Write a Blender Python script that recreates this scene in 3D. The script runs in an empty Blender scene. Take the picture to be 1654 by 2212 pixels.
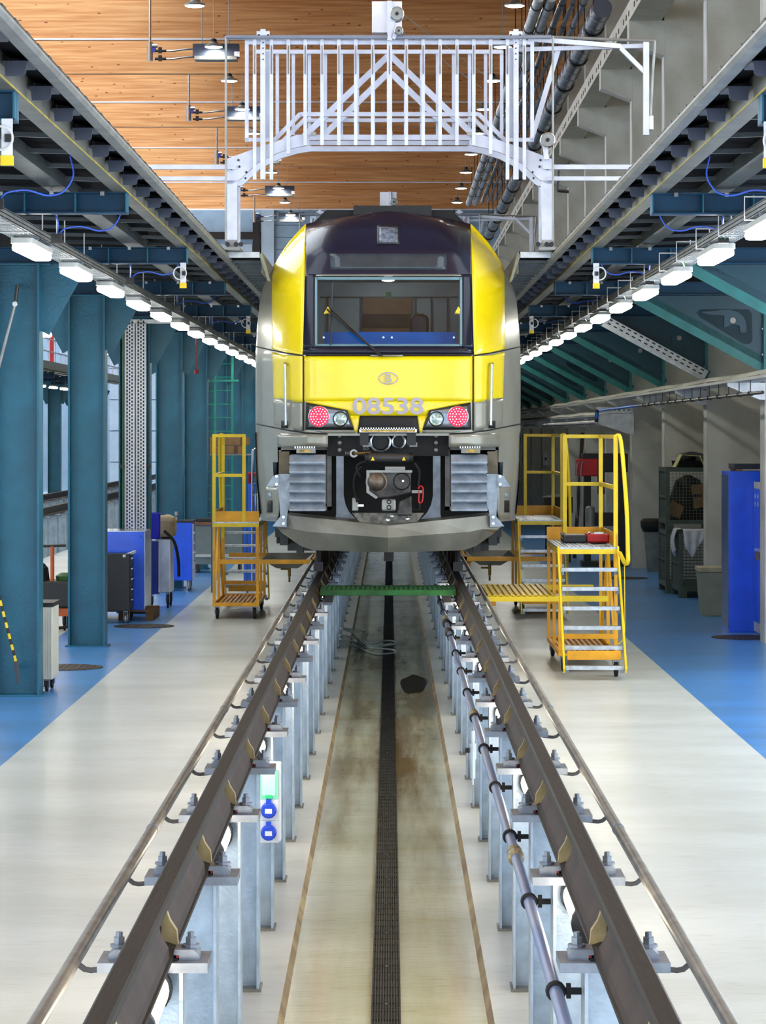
import bpy, bmesh, math, random
from mathutils import Vector, Matrix
random.seed(7)
C = bpy.context.scene.collection
PI = math.pi
# ------------------------------------------------------------------ camera
F, VX, VY, H = 5960.0, 842.0, 933.0, 2.5          # focal length in px, vanishing point, eye height above the side floor
cam = bpy.data.cameras.new('camera')
cam.sensor_fit = 'VERTICAL'; cam.sensor_height = 24; cam.lens = F / 2212 * 24
cam.shift_x = -(VX - 827) / 2212; cam.shift_y = -(1106 - VY) / 2212
cam.clip_end = 400
co = bpy.data.objects.new('camera', cam); C.objects.link(co)
co.location = (0, 0, H); co.rotation_euler = (PI / 2, 0, 0)
bpy.context.scene.camera = co
# ------------------------------------------------------------------ sky light and exposure
wd = bpy.data.worlds.new('sky'); bpy.context.scene.world = wd; wd.use_nodes = True
bgn = wd.node_tree.nodes['Background']
bgn.inputs[0].default_value = (0.86, 0.93, 1.0, 1); bgn.inputs[1].default_value = 3.2
vs = bpy.context.scene.view_settings
vs.view_transform = 'Standard'; vs.look = 'None'; vs.gamma = 1; vs.use_curve_mapping = False
vs.exposure = 0.1
cy = bpy.context.scene.cycles
cy.max_bounces = 5; cy.diffuse_bounces = 3; cy.glossy_bounces = 3; cy.transparent_max_bounces = 8
cy.caustics_reflective = False; cy.caustics_refractive = False
cy.use_adaptive_sampling = True; cy.adaptive_threshold = .15; cy.adaptive_min_samples = 16
LUM, PITLUM, BAY = 26.0, 12.0, 70.0                # emission of luminaires, pit lamps, high-bay lamps

# ------------------------------------------------------------------ helpers
def W(px, py, Y): return Vector(((px - VX) / F * Y, Y, H + (VY - py) / F * Y))
def lin(c):
    c = c / 255
    return c / 12.92 if c <= .04045 else ((c + .055) / 1.055) ** 2.4
MATS = {}
def mat(name, rgb, rough=.5, metal=0, var=.12, scale=6, bump=0, bscale=40, stretch=(1, 1, 1), emit=0, alt=None, coat=0, spec=.5, detail=4, ramp=(.35, .7)):
    if name in MATS: return MATS[name]
    m = bpy.data.materials.new(name); m.use_nodes = True
    nt = m.node_tree; N = nt.nodes; L = nt.links
    b = N['Principled BSDF']
    col = tuple(lin(v) for v in rgb) + (1,)
    b.inputs['Roughness'].default_value = rough; b.inputs['Metallic'].default_value = metal
    b.inputs['Specular IOR Level'].default_value = spec
    if coat: b.inputs['Coat Weight'].default_value = coat; b.inputs['Coat Roughness'].default_value = .08
    b.inputs['Base Color'].default_value = col
    if var or bump:
        tc = N.new('ShaderNodeTexCoord'); mp = N.new('ShaderNodeMapping'); mp.inputs['Scale'].default_value = stretch
        L.new(tc.outputs['Object'], mp.inputs[0])
        nz = N.new('ShaderNodeTexNoise'); nz.inputs['Scale'].default_value = scale; nz.inputs['Detail'].default_value = detail
        L.new(mp.outputs[0], nz.inputs['Vector'])
        rp = N.new('ShaderNodeValToRGB')
        a = tuple(lin(v) for v in alt) + (1,) if alt else tuple(v * (1 - var * 2) for v in col[:3]) + (1,)
        e = col if alt else tuple(min(1, v * (1 + var)) for v in col[:3]) + (1,)
        rp.color_ramp.elements[0].color = a; rp.color_ramp.elements[1].color = e
        rp.color_ramp.elements[0].position = ramp[0]; rp.color_ramp.elements[1].position = ramp[1]
        L.new(nz.outputs['Fac'], rp.inputs[0]); L.new(rp.outputs[0], b.inputs['Base Color'])
        if bump:
            n2 = N.new('ShaderNodeTexNoise'); n2.inputs['Scale'].default_value = bscale; n2.inputs['Detail'].default_value = 3
            L.new(mp.outputs[0], n2.inputs['Vector'])
            bp = N.new('ShaderNodeBump'); bp.inputs['Strength'].default_value = bump; bp.inputs['Distance'].default_value = .02
            L.new(n2.outputs['Fac'], bp.inputs['Height']); L.new(bp.outputs[0], b.inputs['Normal'])
    if emit:
        b.inputs['Emission Color'].default_value = col; b.inputs['Emission Strength'].default_value = emit
    MATS[name] = m
    return m

class MB:
    def __init__(s): s.v = []; s.f = []
    def _add(s, vs, fs):
        o = len(s.v); s.v += [tuple(p) for p in vs]; s.f += [tuple(i + o for i in f) for f in fs]; return s
    def box(s, x0, x1, y0, y1, z0, z1):
        x0, x1 = sorted((x0, x1)); y0, y1 = sorted((y0, y1)); z0, z1 = sorted((z0, z1))
        return s._add([(x0,y0,z0),(x1,y0,z0),(x1,y1,z0),(x0,y1,z0),(x0,y0,z1),(x1,y0,z1),(x1,y1,z1),(x0,y1,z1)],
                      [(3,2,1,0),(4,5,6,7),(0,1,5,4),(1,2,6,5),(2,3,7,6),(3,0,4,7)])
    def bar(s, p, q, w, h=None, up=(0,0,1)):
        p, q = Vector(p), Vector(q); d = (q - p).normalized(); u = Vector(up)
        if abs(d.dot(u)) > .99: u = Vector((0, 1, 0))
        sx = d.cross(u).normalized(); sz = sx.cross(d).normalized(); h = h or w
        sx *= w / 2; sz *= h / 2
        vs = [c + a * sx + b * sz for c in (p, q) for a, b in ((-1,-1),(1,-1),(1,1),(-1,1))]
        return s._add(vs, [(3,2,1,0),(4,5,6,7),(0,1,5,4),(1,2,6,5),(2,3,7,6),(3,0,4,7)])
    def tube(s, pts, r, n=8, cap=True):
        pts = [Vector(p) for p in pts]; o = len(s.v); k = len(pts)
        d0 = (pts[1] - pts[0]).normalized(); u = Vector((0,0,1)) if abs(d0.z) < .9 else Vector((1,0,0))
        sx = d0.cross(u).normalized()
        for i, p in enumerate(pts):
            d = (pts[min(i+1,k-1)] - pts[max(i-1,0)]).normalized()
            sx = (sx - d * sx.dot(d)).normalized(); sy = d.cross(sx)
            rr = r[i] if isinstance(r, (list, tuple)) else r
            for j in range(n):
                a = 2 * PI * j / n; s.v.append(tuple(p + rr * (math.cos(a) * sx + math.sin(a) * sy)))
        for i in range(k - 1):
            for j in range(n):
                s.f.append((o+i*n+j, o+i*n+(j+1)%n, o+(i+1)*n+(j+1)%n, o+(i+1)*n+j))
        if cap:
            s.f.append(tuple(o + j for j in range(n))[::-1]); s.f.append(tuple(o + (k-1)*n + j for j in range(n)))
        return s
    def cyl(s, p, q, r, n=16): return s.tube([p, q], r, n)
    def ring(s, c, r, r2, axis='y', n=24, h=.01):
        pts = []
        for i in range(n + 1):
            a = 2 * PI * i / n; ca, sa = math.cos(a) * r, math.sin(a) * r
            pts.append(Vector(c) + {'y': Vector((ca, 0, sa)), 'z': Vector((ca, sa, 0)), 'x': Vector((0, ca, sa))}[axis])
        return s.tube(pts, r2, 6, False)
    def prism(s, poly, axis, a, b):
        n = len(poly)
        def mk(p, t): return {'x': (t, p[0], p[1]), 'y': (p[0], t, p[1]), 'z': (p[0], p[1], t)}[axis]
        return s._add([mk(p, a) for p in poly] + [mk(p, b) for p in poly],
                      [tuple(range(n))[::-1], tuple(range(n, 2*n))] + [(i, (i+1)%n, n+(i+1)%n, n+i) for i in range(n)])
    def lathe(s, c, prof, n=20, axis='z'):
        o = len(s.v); c = Vector(c)
        for r, h in prof:
            for j in range(n):
                a = 2 * PI * j / n; x, y = r * math.cos(a), r * math.sin(a)
                s.v.append(tuple(c + (Vector((x, y, h)) if axis == 'z' else Vector((x, h, y)) if axis == 'y' else Vector((h, x, y)))))
        for i in range(len(prof) - 1):
            for j in range(n): s.f.append((o+i*n+j, o+i*n+(j+1)%n, o+(i+1)*n+(j+1)%n, o+(i+1)*n+j))
        s.f.append(tuple(o + j for j in range(n))[::-1]); s.f.append(tuple(o + (len(prof)-1)*n + j for j in range(n)))
        return s
    def grid(s, P):
        o = len(s.v); n = len(P[0])
        for r in P: s.v += [tuple(p) for p in r]
        for i in range(len(P) - 1):
            for j in range(n - 1): s.f.append((o+i*n+j, o+i*n+j+1, o+(i+1)*n+j+1, o+(i+1)*n+j))
        return s
    def build(s, name, m, parent=None, smooth=False, bevel=0, kind=None, label=None, fix=True):
        me = bpy.data.meshes.new(name)
        org = Vector((0, 0, 0))
        if parent is not None: org = root_loc(parent)
        elif s.v:
            xs, ys, zs = zip(*s.v); org = Vector(((min(xs)+max(xs))/2, (min(ys)+max(ys))/2, min(zs)))
        me.from_pydata([tuple(Vector(v) - org) for v in s.v], [], s.f)
        me.materials.append(m)
        if fix:
            bm = bmesh.new(); bm.from_mesh(me); bmesh.ops.recalc_face_normals(bm, faces=bm.faces); bm.to_mesh(me); bm.free()
        if smooth:
            for p in me.polygons: p.use_smooth = True
            if smooth == 'auto':
                try: me.set_sharp_from_angle(angle=math.radians(35))
                except Exception: pass
        o = bpy.data.objects.new(name, me); C.objects.link(o)
        if parent is not None: o.parent = parent
        else: o.location = org
        if bevel:
            b = o.modifiers.new('bevel', 'BEVEL'); b.width = bevel; b.segments = 2; b.limit_method = 'ANGLE'
        if kind: o['kind'] = kind
        if label: o['label'] = label
        return o
def root_loc(o):
    while o.parent is not None: o = o.parent
    return o.location.copy()
def thing(name, label, cat, loc=(0, 0, 0), group=None):
    o = bpy.data.objects.new(name, None); C.objects.link(o); o.empty_display_size = .1
    o.location = loc; o['label'] = label; o['category'] = cat
    if group: o['group'] = group
    return o
def tag(o, label, cat, group=None):
    o['label'] = label; o['category'] = cat
    if group: o['group'] = group
    return o
def struct(o): o['kind'] = 'structure'; return o
def dup(root, loc, label=None):
    r = root.copy(); C.objects.link(r); r.location = loc
    if label: r['label'] = label
    for ch in root.children:
        c = ch.copy(); C.objects.link(c); c.parent = r
        for g in ch.children:
            d = g.copy(); C.objects.link(d); d.parent = c
    return r
def dup_part(o, parent, off):
    c = o.copy(); C.objects.link(c); c.parent = parent; c.location = Vector(o.location) + Vector(off); return c
def text_mesh(body, size, extrude, name, m, parent, loc, bold=0, sx=1):
    cu = bpy.data.curves.new(name, 'FONT'); cu.body = body; cu.size = size; cu.extrude = extrude; cu.offset = bold
    cu.align_x = 'CENTER'; cu.align_y = 'CENTER'
    ob = bpy.data.objects.new(name, cu); C.objects.link(ob)
    me = bpy.data.meshes.new_from_object(ob.evaluated_get(bpy.context.evaluated_depsgraph_get()))
    bpy.data.objects.remove(ob)
    org = root_loc(parent)
    xs = [v.co.x for v in me.vertices]; ys = [v.co.y for v in me.vertices]
    cx, cy = (min(xs) + max(xs)) / 2, (min(ys) + max(ys)) / 2
    for v in me.vertices:
        x, y, z = v.co; v.co = Vector(((x - cx) * sx, -z, y - cy)) + Vector(loc) - org
    me.materials.clear(); me.materials.append(m)
    o = bpy.data.objects.new(name, me); C.objects.link(o); o.parent = parent
    return o

# ------------------------------------------------------------------ materials
def floor_mat(name, rgb, alt, rough, pit=False):
    m = mat(name, rgb, rough, 0, 0, 1)
    nt = m.node_tree; N = nt.nodes; L = nt.links; b = N['Principled BSDF']
    tc = N.new('ShaderNodeTexCoord')
    mp = N.new('ShaderNodeMapping'); mp.inputs['Scale'].default_value = (.35, .9, 1); L.new(tc.outputs['Object'], mp.inputs[0])
    n1 = N.new('ShaderNodeTexNoise'); n1.inputs['Scale'].default_value = 1.1; n1.inputs['Detail'].default_value = 8; n1.inputs['Roughness'].default_value = .65
    L.new(mp.outputs[0], n1.inputs['Vector'])
    r1 = N.new('ShaderNodeValToRGB'); r1.color_ramp.elements[0].position = .33; r1.color_ramp.elements[1].position = .62
    r1.color_ramp.elements[0].color = tuple(lin(v) for v in alt) + (1,); r1.color_ramp.elements[1].color = tuple(lin(v) for v in rgb) + (1,)
    L.new(n1.outputs['Fac'], r1.inputs[0])
    mp2 = N.new('ShaderNodeMapping'); mp2.inputs['Scale'].default_value = (3, 14, 1); L.new(tc.outputs['Object'], mp2.inputs[0])
    n2 = N.new('ShaderNodeTexNoise'); n2.inputs['Scale'].default_value = 2; n2.inputs['Detail'].default_value = 6
    L.new(mp2.outputs[0], n2.inputs['Vector'])
    r2 = N.new('ShaderNodeValToRGB'); r2.color_ramp.elements[0].position = .28; r2.color_ramp.elements[1].position = .45
    r2.color_ramp.elements[0].color = (.84, .8, .72, 1); r2.color_ramp.elements[1].color = (1, 1, 1, 1)
    L.new(n2.outputs['Fac'], r2.inputs[0])
    mx = N.new('ShaderNodeMixRGB'); mx.blend_type = 'MULTIPLY'; mx.inputs[0].default_value = .8
    L.new(r1.outputs[0], mx.inputs[1]); L.new(r2.outputs[0], mx.inputs[2])
    out = mx.outputs[0]
    if pit:   # brown oily wear patches
        mp3 = N.new('ShaderNodeMapping'); mp3.inputs['Scale'].default_value = (2.2, .16, 1); mp3.inputs['Location'].default_value = (3.1, .55, 0)
        L.new(tc.outputs['Object'], mp3.inputs[0])
        n3 = N.new('ShaderNodeTexNoise'); n3.inputs['Scale'].default_value = 1; n3.inputs['Detail'].default_value = 7; n3.inputs['Roughness'].default_value = .6
        L.new(mp3.outputs[0], n3.inputs['Vector'])
        r3 = N.new('ShaderNodeValToRGB'); e = r3.color_ramp.elements
        e[0].position = .44; e[0].color = (1, 1, 1, 1); e[1].position = .66; e[1].color = (.33, .19, .06, 1)
        L.new(n3.outputs['Fac'], r3.inputs[0])
        sx = N.new('ShaderNodeSeparateXYZ'); L.new(tc.outputs['Object'], sx.inputs[0])
        sb = N.new('ShaderNodeMath'); sb.operation = 'SUBTRACT'; sb.inputs[1].default_value = 30; L.new(sx.outputs[1], sb.inputs[0])
        ab_ = N.new('ShaderNodeMath'); ab_.operation = 'ABSOLUTE'; L.new(sb.outputs[0], ab_.inputs[0])
        mr = N.new('ShaderNodeMapRange'); mr.inputs[1].default_value = 5; mr.inputs[2].default_value = 15; mr.inputs[3].default_value = .95; mr.inputs[4].default_value = .3; L.new(ab_.outputs[0], mr.inputs[0])
        m3 = N.new('ShaderNodeMixRGB'); m3.blend_type = 'MULTIPLY'; L.new(mr.outputs[0], m3.inputs[0])
        L.new(out, m3.inputs[1]); L.new(r3.outputs[0], m3.inputs[2]); out = m3.outputs[0]
    L.new(out, b.inputs['Base Color'])
    bp = N.new('ShaderNodeBump'); bp.inputs['Strength'].default_value = .12; bp.inputs['Distance'].default_value = .01
    L.new(n2.outputs['Fac'], bp.inputs['Height']); L.new(bp.outputs[0], b.inputs['Normal'])
    return m
M_white = floor_mat('white_floor_paint', (219, 225, 222), (198, 203, 196), .28)
M_blue = floor_mat('blue_floor_paint', (84, 152, 222), (76, 130, 186), .28)
M_pit = floor_mat('pit_floor_paint', (220, 230, 214), (200, 204, 176), .14, True)
M_teal = mat('teal_steel_paint', (6, 96, 122), .38, 0, .1, 3, .15, 30)
M_tealdark = mat('blue_beam_paint', (6, 60, 90), .45, 0, .1, 4, spec=.3)
M_deck = mat('dark_deck_sheet', (13, 15, 21), .9, 0, .1, 3, spec=.08)
M_grey = mat('grey_galvanised', (150, 152, 150), .42, .5, .12, 5)
M_zinc = mat('galvanised_post', (178, 196, 214), .38, .55, .1, 9, .08, 60)
M_zinc2 = mat('galvanised_plate', (134, 144, 158), .42, .5, .14, 12)
M_pipe = mat('pipe_steel', (140, 138, 132), .42, .5, .16, 7)
M_rail = mat('rail_steel', (28, 20, 17), .5, .05, .2, 4, .1, 60, (1, .15, 1), spec=.25)
M_cover = mat('brown_web_cover', (54, 41, 36), .6, 0, .25, 6, .1, 30, spec=.25)
M_lip = mat('yellow_liner', (176, 158, 112), .6, 0, .2, 8)
M_black = mat('black_plastic', (18, 18, 20), .42, 0, .1, 8)
M_rub = mat('black_rubber', (14, 14, 15), .75, 0, .1, 8)
M_white2 = mat('white_paint', (226, 228, 236), .4, 0, .05, 4)
M_gantry = mat('white_gantry_paint', (214, 220, 236), .38, 0, .07, 5)
M_concrete = mat('concrete', (208, 208, 198), .8, 0, .1, 1.4, .25, 25, alt=(180, 178, 166))
M_concretew = mat('light_concrete', (196, 196, 190), .8, 0, .1, 2)
M_yel = mat('yellow_paint', (236, 168, 8), .38, 0, .1, 5)
M_yel2 = mat('bright_yellow_paint', (240, 206, 16), .36, 0, .05, 5)
M_alu = mat('aluminium_tread', (190, 198, 206), .38, .5, .15, 14)
M_lampglow = mat('luminaire_diffuser', (253, 250, 240), .4, 0, 0, emit=LUM)
M_pitglow = mat('pit_lamp_diffuser', (255, 236, 208), .4, 0, 0, emit=PITLUM)
M_bayglow = mat('high_bay_lens', (255, 250, 240), .4, 0, 0, emit=BAY)
M_lampbody = mat('lamp_body_grey', (205, 205, 200), .5, 0, .04)
M_bcable = mat('blue_cable', (40, 90, 210), .4, 0, 0)
M_gcable = mat('green_cable', (20, 140, 50), .45, 0, 0)
M_wcable = mat('white_cable', (215, 215, 215), .45, 0, 0)
M_tray = mat('cable_tray_zinc', (196, 200, 202), .38, .6, .1, 10)
M_cabblue = mat('cabinet_blue', (26, 96, 248), .35, 0, .06, 3, coat=.3)
M_cardboard = mat('cardboard', (150, 114, 76), .8, 0, .12, 8)
M_red = mat('red_paint', (190, 24, 30), .4, 0, .08)
M_orange = mat('orange_paint', (205, 90, 20), .45, 0, .15)
M_chrome = mat('bright_steel', (200, 204, 205), .22, .9, .08)
M_pane = mat('pane', (225, 240, 250), .1, 0, 0)

# ================================================================== the setting
X0 = -.02                                  # track centre
YE = 113.2                                 # far end of the hall
fl = struct(thing('floor', 'painted hall floor', 'floor')); del fl['category']
def slab(name, m, x0, x1, z, y0=4, y1=YE): return MB().box(x0, x1, y0, y1, z - .2, z).build(name, m, fl)
slab('white_floor', M_white, -2.91, X0 - .98, 0); slab('white_floor', M_white, X0 + .98, 2.87, 0)
slab('blue_floor', M_blue, -4.05, -2.91, 0); slab('blue_floor', M_blue, 2.87, 6.6, 0)
slab('white_floor', M_white, -6.85, -4.05, 0); slab('white_floor', M_white, -16.9, -8.81, 0)
slab('pit_floor', M_pit, -8.81, -6.85, -.38)
b = MB()
for sg in (-1, 1): b.box(X0 + sg * .53, X0 + sg * .98, 4, YE, -.6, -.38)
b.build('pit_ledge', M_white, fl)
b = MB()
for sg in (-1, 1): b.prism([(X0 + sg * .53, -.38), (X0 + sg * .505, -.43), (X0 + sg * .505, -.6), (X0 + sg * .53, -.6)], 'y', 4, YE)
b.build('pit_ledge_edge', mat('stained_edge', (176, 158, 112), .5, 0, .2, 3, alt=(120, 92, 50)), fl)
MB().box(X0 - .505, X0 + .505, 4, YE, -.65, -.43).build('pit_floor', M_pit, fl)
b = MB()
for xx in (X0 - .98, X0 + .98, -6.85, -8.81): b.box(xx - .01, xx + .01, 4, YE, -.4, -.004)
b.build('pit_wall', M_white, fl)

# ceiling: glulam beams carried across the hall, roof sheet above
def wood_mat():
    m = mat('glulam_wood', (196, 140, 84), .55, 0, 0)
    nt = m.node_tree; N = nt.nodes; L = nt.links; b = N['Principled BSDF']
    tc = N.new('ShaderNodeTexCoord')
    mp = N.new('ShaderNodeMapping'); mp.inputs['Scale'].default_value = (.25, 1, 7); L.new(tc.outputs['Object'], mp.inputs[0])
    n1 = N.new('ShaderNodeTexNoise'); n1.inputs['Scale'].default_value = 3; n1.inputs['Detail'].default_value = 6; L.new(mp.outputs[0], n1.inputs['Vector'])
    r1 = N.new('ShaderNodeValToRGB'); e = r1.color_ramp.elements
    e[0].position = .3; e[0].color = (lin(188), lin(124), lin(68), 1); e[1].position = .72; e[1].color = (lin(226), lin(172), lin(116), 1)
    L.new(n1.outputs['Fac'], r1.inputs[0])
    mp2 = N.new('ShaderNodeMapping'); mp2.inputs['Scale'].default_value = (1.5, 1, 4.2); L.new(tc.outputs['Object'], mp2.inputs[0])
    vo = N.new('ShaderNodeTexVoronoi'); vo.inputs['Scale'].default_value = 1.7; L.new(mp2.outputs[0], vo.inputs['Vector'])
    r2 = N.new('ShaderNodeValToRGB'); e = r2.color_ramp.elements
    e[0].position = .07; e[0].color = (.16, .07, .04, 1); e[1].position = .14; e[1].color = (1, 1, 1, 1)
    L.new(vo.outputs['Distance'], r2.inputs[0])
    mx = N.new('ShaderNodeMixRGB'); mx.blend_type = 'MULTIPLY'; mx.inputs[0].default_value = .9
    L.new(r1.outputs[0], mx.inputs[1]); L.new(r2.outputs[0], mx.inputs[2]); L.new(mx.outputs[0], b.inputs['Base Color'])
    return m
M_wood = wood_mat()
ce = struct(thing('ceiling', 'timber roof of deep glulam beams', 'ceiling')); del ce['category']
MB().box(-5.0, 6.8, -6, YE + .3, 13.1, 13.3).build('roof_sheet', M_wood, ce)  # unseen stretch over the near floor is closed to hold back sky light
MB().box(-17.2, -16.4, 16, YE + .3, 13.1, 13.3).build('roof_sheet', M_wood, ce)
sk = MB().box(-16.4, -5.0, 16, 16.12, 13.14, 13.26).build('added_skylight_bar', M_white2, ce)  # unseen skylight opening, added and widened to bring daylight onto the beams
for k in range(1, 33): dup_part(sk, ce, (0, 3 * k, 0))
for k in range(-1, 9):
    y = 62.8 + 6 * k
    MB().box(-16.9, 4.39, y, y + .3, 11.44, 13.1).build('glulam_beam', M_wood, ce)
    if k in (0, 2, 4, 6): MB().box(-16.9, 4.3, y - .05, y - .002, 11.42, 11.455).build('beam_rail', M_white2, ce)
    elif k == 8: MB().box(-16.9, 4.3, y - .05, y - .002, 11.40, 11.46).build('beam_rail', M_white2, ce)

# right wall: concrete buttresses with corbels, crane beam on top
wr = struct(thing('wall_right', 'concrete side wall with buttresses', 'wall')); del wr['category']
MB().box(6.6, 6.8, 28, YE + .3, 0, 13.1).build('wall_panel', M_concrete, wr)
FY = [32.24 + 5.97 * k for k in range(14)]
FY = [y for y in FY if y < 112]
base = None
for i, y in enumerate(FY):
    off = (0, y - FY[0], 0)
    if i == 0:
        base = (MB().box(4.44, 6.6, y + .35, y + .75, 0, 13.1).build('buttress', M_concrete, wr),
                MB().box(4.425, 4.44, y + .35, y + .75, 0, 13.1).build('buttress_edge', M_concretew, wr),
                MB().prism([(4.43, 8.59), (3.86, 8.82), (3.86, 9.14), (4.43, 9.14)], 'y', y + .35, y + .75).build('corbel', M_concrete, wr),
                MB().prism([(4.42, 8.57), (3.86, 8.79), (3.86, 8.82), (4.43, 8.59)], 'y', y + .35, y + .75).build('corbel_edge', M_concretew, wr))
    else:
        for o in base: dup_part(o, wr, off)
cb = thing('crane_beam', 'white steel crane beam with drilled flange resting on the concrete corbels', 'beam', (4.1, 70, 9.14))
MB().box(3.86, 4.38, 30, 112, 9.14, 9.45).build('girder', mat('crane_beam_paint', (196, 194, 182), .5, 0, .08, 2), cb)
b = MB()
for i in range(150):
    y = 36 + i * .5
    if i % 4: b.box(3.852, 3.862, y, y + .13, 9.22, 9.30)
b.build('bolt_holes', M_black, cb, kind='stuff')

# far wall with big panel doors
wb = struct(thing('wall_back', 'light blue panel wall at the far end', 'wall')); del wb['category']
M_back = mat('blue_white_panel', (150, 178, 205), .5, 0, .05, 2)
M_back2 = mat('pale_door_panel', (178, 200, 222), .4, 0, .04, 2)
MB().box(-17, 6.8, YE + .12, YE + .3, 0, 13.1).build('wall_panel', M_back, wb)
for i in range(22): MB().box(-5.05, 6.6, YE + .05, YE + .12, .5 + i * .5, .97 + i * .5).build('cladding_panel', M_back, wb)
for i in range(8): MB().box(-11.5, -5.65, YE + .03, YE + .12, i * 1.28, 1.24 + i * 1.28).build('cladding_panel', M_back2, wb)
MB().box(-11.8, -5.3, YE - .1, YE + .02, 10.4, 10.7).build('door_frame', M_black, wb)
MB().box(-5.62, -5.32, YE - .15, YE + .02, 0, 11.4).build('door_frame', M_black, wb)
MB().box(-5.28, -4.75, YE - .1, YE + .05, 0, 13).build('steel_pillar', M_back2, wb)
wn = mat('daylight_glass', (255, 255, 255), .2, 0, 0)
# unseen front wall added behind the camera to cut the sky light, open at the tracks
wf = struct(thing('wall_front_added', 'unseen hall front wall added to cut the sky light, open at the tracks', 'wall')); del wf['category']
MB().box(-17.2, 6.8, -6.3, -6, 6.4, 13.1).build('added_gate_lintel', M_back2, wf)
for xa, xb in ((-17.2, -11.6), (-4.6, -3.2), (3.2, 6.8)): MB().box(xa, xb, -6.3, -6, -.4, 6.4).build('added_gate_pier', M_back2, wf)
# left wall: sill wall, window band with mullions
wl = struct(thing('wall_left', 'pale outer wall with a band of windows', 'wall')); del wl['category']
MB().box(-17.2, -16.9, 14, YE + .3, 0, 4.2).build('sill_wall', M_back2, wl)
MB().box(-17.2, -16.9, 14, YE + .3, 10.6, 13.1).build('lintel', M_back2, wl)
mu = MB().box(-17.1, -16.95, 14, 14.15, 4.2, 10.6).build('mullion', M_white2, wl)
for k in range(1, 34): dup_part(mu, wl, (0, 3 * k, 0))

# ================================================================== rails, posts, pit equipment
def rail_profile(cx, s=1):
    p = [(-.066, 0), (.066, 0), (.066, .014), (.012, .032), (.009, .12), (.036, .135), (.036, .165), (.028, .172), (-.028, .172), (-.036, .165), (-.036, .135), (-.009, .12), (-.012, .032), (-.066, .014)]
    return [(cx + x, .778 + z) for x, z in p]
PITCH = 1.733
PY = [9.08 + PITCH * (k - 1) for k in range(33)]
ORD = ['nearest', 'second', 'third', 'fourth', 'fifth', 'sixth', 'seventh', 'eighth', 'ninth', 'tenth', 'eleventh', 'twelfth', 'thirteenth', 'fourteenth', 'fifteenth', 'sixteenth', 'seventeenth', 'eighteenth', 'nineteenth', 'twentieth']
ORD += ['twenty-' + w for w in ('first', 'second', 'third', 'fourth', 'fifth', 'sixth', 'seventh', 'eighth', 'ninth')] + ['thirtieth'] + ['thirty-' + w for w in ('first', 'second', 'third', 'fourth', 'fifth')]
def make_rail(name, cx, label, cat, y0, y1, cover=0):
    t = thing(name, label, cat, (cx, 20, .778))
    MB().prism(rail_profile(cx), 'y', y0, y1).build('rail_bar', M_rail, t)
    if cover:
        s = -cover     # inward
        prof = [(cx + s * .012, .795), (cx + s * .058, .795), (cx + s * .055, .83), (cx + s * .032, .87), (cx + s * .022, .905), (cx + s * .012, .905)]
        c0 = MB().prism(prof, 'y', PY[0] + .14, PY[1] - .14).build('web_cover', M_cover, t)
        q = [(cx + s * .012, .79), (cx + s * .068, .79), (cx + s * .063, .84), (cx + s * .04, .875), (cx + s * .028, .91), (cx + s * .012, .91)]
        l0 = MB().prism(q, 'y', PY[0] + .10, PY[0] + .137).build('cover_end', M_lip, t)
        for k in range(1, 24):
            dup_part(c0, t, (0, PITCH * k, 0)); dup_part(l0, t, (0, PITCH * k, 0))
    return t
make_rail('running_rail', X0 - .7525, 'dark steel rail on the left side of the inspection pit', 'rail', 4.5, 108, -1)
make_rail('running_rail', X0 + .7525, 'dark steel rail on the right side of the inspection pit', 'rail', 4.5, 108, 1)

def make_post(cx, s, y, label, group, floor=-.38, detail=True):
    t = thing('rail_post', label, 'post', (cx, y, floor), group)
    b = MB()
    b.box(cx - .098, cx - .086, y - .09, y + .09, floor + .015, .74); b.box(cx + .086, cx + .098, y - .09, y + .09, floor + .015, .74)
    b.box(cx - .086, cx + .086, y - .006, y + .006, floor + .015, .74)
    b.build('post_profile', M_zinc, t)
    MB().box(cx - .11, cx + .11, y - .1, y + .1, floor, floor + .015).build('foot_plate', M_pipe, t)
    MB().box(cx - .18, cx + .18, y - .11, y + .11, .74, .772).build('top_plate', M_zinc2, t)
    if detail:
        for d in (-1, 1):
            e = cx + d * .118
            c = MB().prism([(e - d * .055, .788), (e - d * .05, .806), (e + d * .01, .806), (e + d * .03, .79), (e + d * .03, .772), (e - d * .035, .772), (e - d * .035, .788)], 'y', y - .055, y + .055).build('rail_clip', M_zinc2, t)
            MB().cyl((e, y, .806), (e, y, .815), .03, 12).cyl((e, y, .815), (e, y, .838), .019, 6).cyl((e, y, .838), (e, y, .855), .011, 8).build('bolt', M_zinc2, c)
        MB().box(cx - .078, cx + .078, y - .08, y + .08, .772, .778).build('rail_pad', M_rub, t)
        e = cx - s * .085
        MB().box(e - .012, e + .012, y - .05, y + .05, .778, .8).build('insulator', M_red, t)
    return t
for s, side in ((-1, 'left'), (1, 'right')):
    cx = X0 + s * .7525; p0 = None
    lab = f'galvanised steel post in the {side} pit row, bolted plate under the rail'
    for k, y in enumerate(PY[1:]):
        lab = f'galvanised post with bolted rail plate, {ORD[k]} from the camera in the {side} pit row'
        if p0 is None: p0 = make_post(cx, s, y, lab, f'posts under the {side} pit rail')
        else: dup(p0, (cx, y, -.38), lab)

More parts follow.
